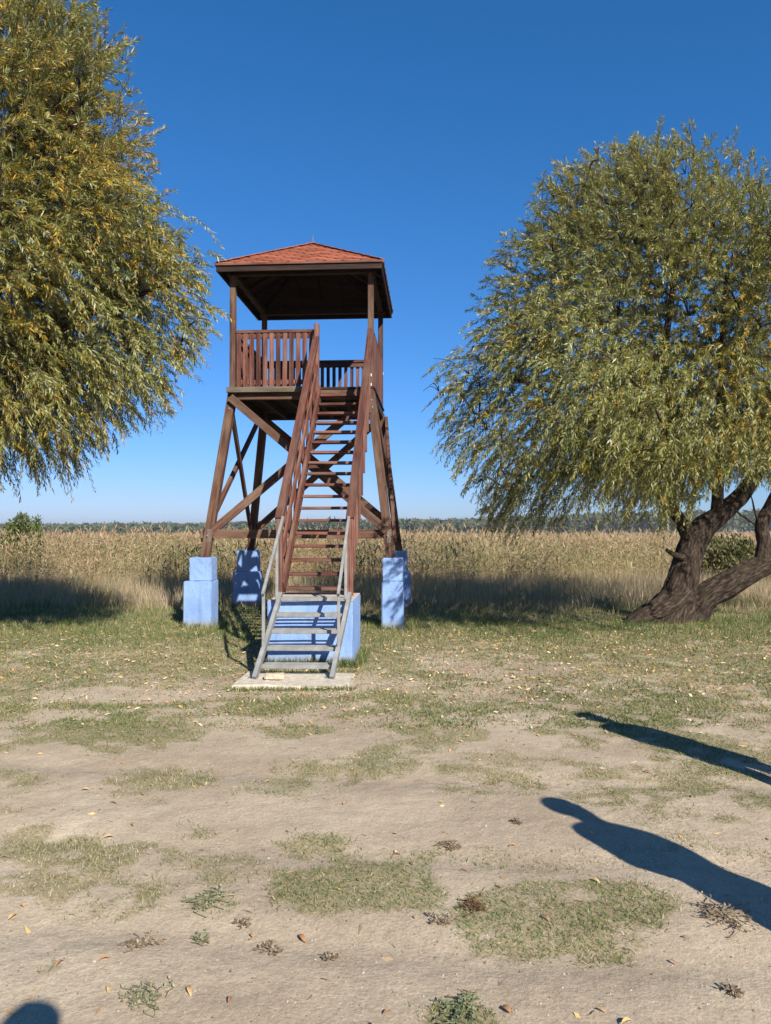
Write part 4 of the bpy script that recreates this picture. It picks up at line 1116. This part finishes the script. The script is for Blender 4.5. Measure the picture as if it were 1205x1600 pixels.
LEAF_LABEL = {(928, 1375): 'leaf lying inside the right foreground grass patch', (560, 1375): 'orange leaf resting on the middle foreground grass patch',
              (474, 1461): 'curled leaf on sand just below the middle grass patch', (98, 1504): 'leaf on the small grass tuft near the bottom left corner',
              (12, 1338): 'leaf at the far left edge beside the left grass patch', (935, 1574): 'dark upright curled leaf near the bottom, right of the green weed tuft',
              (800, 1320): 'leaf on sand left of the head of the nearer long shadow', (605, 1578): 'leaf left of the green weed tuft at the bottom edge',
              (790, 1574): 'leaf just right of the green weed tuft at the bottom edge', (1046, 1494): 'leaf on bare sand below the right grass patch, towards the corner',
              (1160, 1385): 'leaf lying in the shade of the nearer long shadow', (720, 1158): 'orange leaf farther off, left of the tip of the farther long shadow'}
for i, (px, py) in enumerate(spots):
    x, y = gpt(px, py); o = link('fallen_leaf', LM[i % 6]); o.location = (x, y, gz1(x, y) + .006); s_ = random.uniform(.45, .9)
    o.scale = (s_, s_, s_); o.rotation_euler = (random.uniform(-.3, .3), random.uniform(-.2, .2), random.uniform(0, 6.28))
    tag(o, LEAF_LABEL.get((px, py), 'single curled orange brown leaf lying loose on the ground'), 'leaf', 'larger fallen leaves scattered over the sand')
# masses of small fallen leaves
def litter(n, d0, d1, seed, power, dens):
    g = np.random.default_rng(seed + 5); x, y = rand_frustum(n, d0, d1, seed, .1, power); k = (g.uniform(0, 1, n) < dens(x, y)) & ~occupied(x, y); x = x[k]; y = y[k]; n = len(x)
    z = gz(x, y) + g.uniform(.004, .026, n) * sstep(4.5, 8, y); L = g.uniform(.025, .07, n); a_ = g.uniform(0, 6.28, n); dv = np.stack([np.cos(a_), np.sin(a_), g.normal(0, .3, n)], 1) * L[:, None] / 2
    sv = np.stack([-np.sin(a_), np.cos(a_), g.normal(0, .5, n)], 1) * g.uniform(.004, .010, n)[:, None]; p = np.stack([x, y, z + .004], 1)
    V = np.stack([p - dv, p + sv, p + dv, p - sv], 1).reshape(-1, 3)
    pal_ = np.array([(.58, .37, .15), (.52, .28, .11), (.66, .50, .30), (.34, .21, .12), (.58, .42, .25)]); col = np.repeat(pal_[g.integers(0, 5, n)] * g.uniform(.6, 1.15, n)[:, None], 4, axis=0)
    return V, np.arange(4 * n).reshape(-1, 4), col
V, Fq, C_ = litter(42000, 2.2, 13.5, 501, 1.2, lambda x, y: .012 + .62 * sstep(5.2, 8.0, y) * (.25 + .9 * fbm(x * .7, y * .7, 91)) * (1 - .6 * sstep(11, 13, y)))
me = np_mesh('leaf_litter', V, Fq, C_); o = link('leaf_litter', me, None, 'dead_leaf'); tag(o, 'small yellow and tan fallen leaves strewn through the grass', 'fallen leaves', kind='stuff')
# pebbles and crumbs
g = np.random.default_rng(601); n = 9000; x, y = rand_frustum(n, 2.2, 7.5, 602, .1, 1.2); z = gz(x, y); s_ = g.uniform(.0015, .0055, n) * np.where(g.uniform(0, 1, n) > .97, 1.9, 1)
oc = np.array([[1, 0, 0], [0, 1, 0], [-1, 0, 0], [0, -1, 0], [0, 0, .8], [0, 0, -.5]]); of = np.array([[0, 1, 4], [1, 2, 4], [2, 3, 4], [3, 0, 4]])
V = (np.stack([x, y, z], 1)[:, None, :] + (oc[None] * g.uniform(.6, 1.3, (n, 6, 1))) * s_[:, None, None]).reshape(-1, 3); Fq = (of[None] + (np.arange(n) * 6)[:, None, None]).reshape(-1, 3)
pal_ = np.array([(.55, .48, .40), (.30, .24, .19), (.42, .36, .30), (.16, .12, .09)]); C_ = np.repeat(pal_[g.integers(0, 4, n)], 6, axis=0)
me = np_mesh('pebbles', V, Fq, C_); o = link('pebbles', me, None, 'reed'); tag(o, 'tiny pebbles and crumbs scattered on the sand', 'pebbles', kind='stuff')

# ================================================================== HAZE
import os
m, t = newmat('thin_air_haze'); pv = t.nodes.new('ShaderNodeVolumePrincipled'); pv.inputs['Density'].default_value = 0.00022
pv.inputs['Color'].default_value = (.86, .92, 1, 1); pv.inputs['Anisotropy'].default_value = 0.2
t.links.new(pv.outputs[0], t.nodes.new('ShaderNodeOutputMaterial').inputs['Volume'])
bm = bmesh.new(); bmesh.ops.create_cube(bm, size=1); me = bpy.data.meshes.new('haze'); bm.to_mesh(me); bm.free()
hz = link('haze', me); me.materials.append(m); hz.scale = (5200, 5200, 45); hz.location = (0, 0, -7.5); tag(hz, 'thin pale haze', kind='stuff')

# ================================================================== PEOPLE (outside the frame, their shadows fall into it)
skin = simple('skin', srgb(214, 168, 142), .55, srgb(198, 150, 124), 20, .05)
hairm = simple('hair', srgb(60, 42, 30), .6, srgb(36, 26, 20), 60, .4)
def cloth(n_, r, g_, b): return simple(n_, srgb(r, g_, b), .85, srgb(r * .8, g_ * .8, b * .8), 40, .2)
def skin_mesh(nodes, edges, name, sub=1):
    """nodes: list of (pos, rx, ry); returns evaluated mesh"""
    me = bpy.data.meshes.new(name); me.from_pydata([n_[0] for n_ in nodes], edges, []); o = bpy.data.objects.new(name, me); COL.objects.link(o)
    md = o.modifiers.new('skin', 'SKIN'); md.use_smooth_shade = True
    for i, n_ in enumerate(nodes): me.skin_vertices[0].data[i].radius = (n_[1], n_[2])
    me.skin_vertices[0].data[0].use_root = True
    sm_ = o.modifiers.new('sub', 'SUBSURF'); sm_.levels = sub; sm_.render_levels = sub
    dg = bpy.context.evaluated_depsgraph_get(); ev = o.evaluated_get(dg); out = bpy.data.meshes.new_from_object(ev)
    bpy.data.objects.remove(o); return out
def hand(nodes, edges, wi, wpos, dirv, palm_n, s=1.0):
    """palm + five fingers rooted in the palm"""
    d = Vector(dirv).normalized(); n_ = Vector(palm_n); n_ = (n_ - d * n_.dot(d)).normalized(); sd_ = d.cross(n_)
    w_ = Vector(wpos); pc = w_ + d * .05 * s
    nodes.append((tuple(pc), .030 * s, .018 * s)); pi = len(nodes) - 1; edges.append((wi, pi))
    for k, (off, L) in enumerate(((-.030, .062), (-.010, .072), (.010, .068), (.029, .054))):
        kn = w_ + d * .088 * s + sd_ * off * s
        nodes.append((tuple(kn), .0095 * s, .0095 * s)); a = len(nodes) - 1; edges.append((pi, a))
        m_ = kn + (d * .8 + n_ * .35) * L * .5 * s; nodes.append((tuple(m_), .0085 * s, .0085 * s)); edges.append((a, a + 1))
        e = m_ + (d * .45 + n_ * .8) * L * .5 * s; nodes.append((tuple(e), .007 * s, .007 * s)); edges.append((a + 1, a + 2))
    tb0 = w_ + d * .035 * s - sd_ * .038 * s; nodes.append((tuple(tb0), .012 * s, .012 * s)); a = len(nodes) - 1; edges.append((pi, a))
    tb1 = tb0 + (d * .7 - sd_ * .5 + n_ * .3) * .045 * s; nodes.append((tuple(tb1), .0095 * s, .0095 * s)); edges.append((a, a + 1))
def person(loc, yaw, height, label, top, legs, armpose):
    s = height / 1.75
    N_ = []; E_ = []
    def nd(x, y, z, rx, ry=None): N_.append(((x * s, y * s, z * s), rx * s, (ry or rx) * s)); return len(N_) - 1
    pel = nd(0, 0, .95, .155, .11); bel = nd(0, .01, 1.08, .14, .10); ch = nd(0, .0, 1.28, .165, .115); sh = nd(0, -.01, 1.41, .13, .08)
    nk = nd(0, .0, 1.50, .055, .055); hd0 = nd(0, .015, 1.575, .072, .085); hd1 = nd(0, .01, 1.66, .078, .098); hd2 = nd(0, .0, 1.715, .055, .068)
    E_ += [(pel, bel), (bel, ch), (ch, sh), (sh, nk), (nk, hd0), (hd0, hd1), (hd1, hd2)]
    for sx in (-1, 1):
        hp = nd(sx * .10, 0, .86, .092, .10); kn = nd(sx * .115, .015, .48, .058, .062); an = nd(sx * .12, -.02, .09, .04, .045); tt = nd(sx * .135, .14, .035, .042, .028)
        E_ += [(pel, hp), (hp, kn), (kn, an), (an, tt)]
        so = nd(sx * .185, -.01, 1.40, .062, .065); E_.append((sh, so))
        if armpose == 'camera':
            el = nd(sx * .26, .04, 1.15, .045, .047); wr = nd(sx * .13, .12, 1.36, .028, .026); dv = (-sx * .5, .1, .6)
        elif armpose == 'pockets':
            el = nd(sx * .33, -.06, 1.13, .048, .05); wr = nd(sx * .20, .10, .95, .03, .028); dv = (-sx * .3, .3, -.9)
        else:
            el = nd(sx * .20, -.02, 1.12, .052, .05); wr = nd(sx * .175, .07, .88, .034, .03); dv = (0, .15, -1)
        E_ += [(so, el), (el, wr)]
        wp = Vector(N_[wr][0]); hand(N_, E_, wr, wp, dv, (-sx, .2, 0) if armpose != 'camera' else (-sx, -.1, 0), s)
    me = skin_mesh(N_, E_, 'body', 1)
    me.materials.clear()
    for m_ in (skin, top, legs, cloth('shoe', 50, 46, 44)): me.materials.append(m_)
    wrist_z = N_[0][0]
    for p in me.polygons:
        c = p.center / s; r = math.hypot(c.x, c.y)
        mi = 1
        if c.z > 1.475: mi = 0
        if c.z < .95 and abs(c.x) < .2: mi = 2
        if c.z < .10: mi = 3
        if armpose == 'camera' and c.y > .10 and c.z > 1.3: mi = 0
        if armpose == 'pockets' and abs(c.x) > .12 and .7 < c.z < .96 and c.y > .07: mi = 0
        if armpose == 'down' and abs(c.x) > .14 and c.y > .055 and .68 < c.z < .90: mi = 0
        p.material_index = mi
    root = empty('person', loc, label, 'person'); root.rotation_euler = (0, 0, yaw)
    b = link('body', me, root)
    # hair cap
    bm = bmesh.new(); bmesh.ops.create_uvsphere(bm, u_segments=20, v_segments=14, radius=1)
    for v in bm.verts: v.co = Vector((v.co.x * .088, v.co.y * .108 - .012, v.co.z * .085 + 1.685)) * s
    bmesh.ops.delete(bm, geom=[v for v in bm.verts if v.co.z < (1.63 if v.co.y < 0.02 * s else 1.70) * s], context='VERTS')
    mh = bpy.data.meshes.new('hair'); bm.to_mesh(mh); bm.free(); link('hair', mh, root, hairm)
    # face: nose, eyes, ears
    for nm, x_, y_, z_, sz, mt in (('nose', 0, .108, 1.60, (.013, .02, .022), skin), ('eye', -.032, .092, 1.625, (.012, .008, .008), cloth('eye', 240, 240, 240)), ('eye', .032, .092, 1.625, (.012, .008, .008), bpy.data.materials['eye']),
                                   ('ear', -.084, .0, 1.61, (.01, .02, .03), skin), ('ear', .084, .0, 1.61, (.01, .02, .03), skin), ('mouth', 0, .098, 1.565, (.024, .008, .006), cloth('lip', 170, 90, 84))):
        bm = bmesh.new(); bmesh.ops.create_uvsphere(bm, u_segments=10, v_segments=8, radius=1)
        for v in bm.verts: v.co = Vector((v.co.x * sz[0] + x_, v.co.y * sz[1] + y_, v.co.z * sz[2] + z_)) * s
        mm = bpy.data.meshes.new(nm); bm.to_mesh(mm); bm.free(); link(nm, mm, root, mt)
    return root
sx_, sy_ = math.sin(SUN_AZ), math.cos(SUN_AZ)
def feet_for_head(px, py, hgt):
    x, y = gpt(px, py); L = hgt / math.tan(SUN_EL); return (x + L * sx_, y - L * sy_, 0)
p1 = feet_for_head(862, 1250, 1.72); person(p1, -.30, 1.74, 'person in a dark jacket just beyond the right edge, casting the nearer long shadow', cloth('navy_jacket', 40, 48, 70), cloth('blue_jeans', 60, 74, 104), 'down')
p2 = feet_for_head(912, 1115, 1.74); person(p2, -.22, 1.76, 'person in a grey jacket standing beyond the right edge, casting the farther long shadow', cloth('grey_jacket', 96, 96, 98), cloth('black_trousers', 34, 34, 38), 'down')
p3 = (0.18, -.14, 0); ph = person(p3, 0, 1.98, 'photographer in a green jacket holding up a phone, standing at the viewpoint', cloth('green_jacket', 62, 78, 58), cloth('beige_trousers', 150, 132, 104), 'camera')

# the photographer's hair is tied in a knot
bm = bmesh.new(); bmesh.ops.create_uvsphere(bm, u_segments=14, v_segments=10, radius=.034)
me = bpy.data.meshes.new('hair_bun'); bm.to_mesh(me); bm.free(); o = link('hair_bun', me, ph, hairm); o.location = (0, -.01, 1.98 + .012)
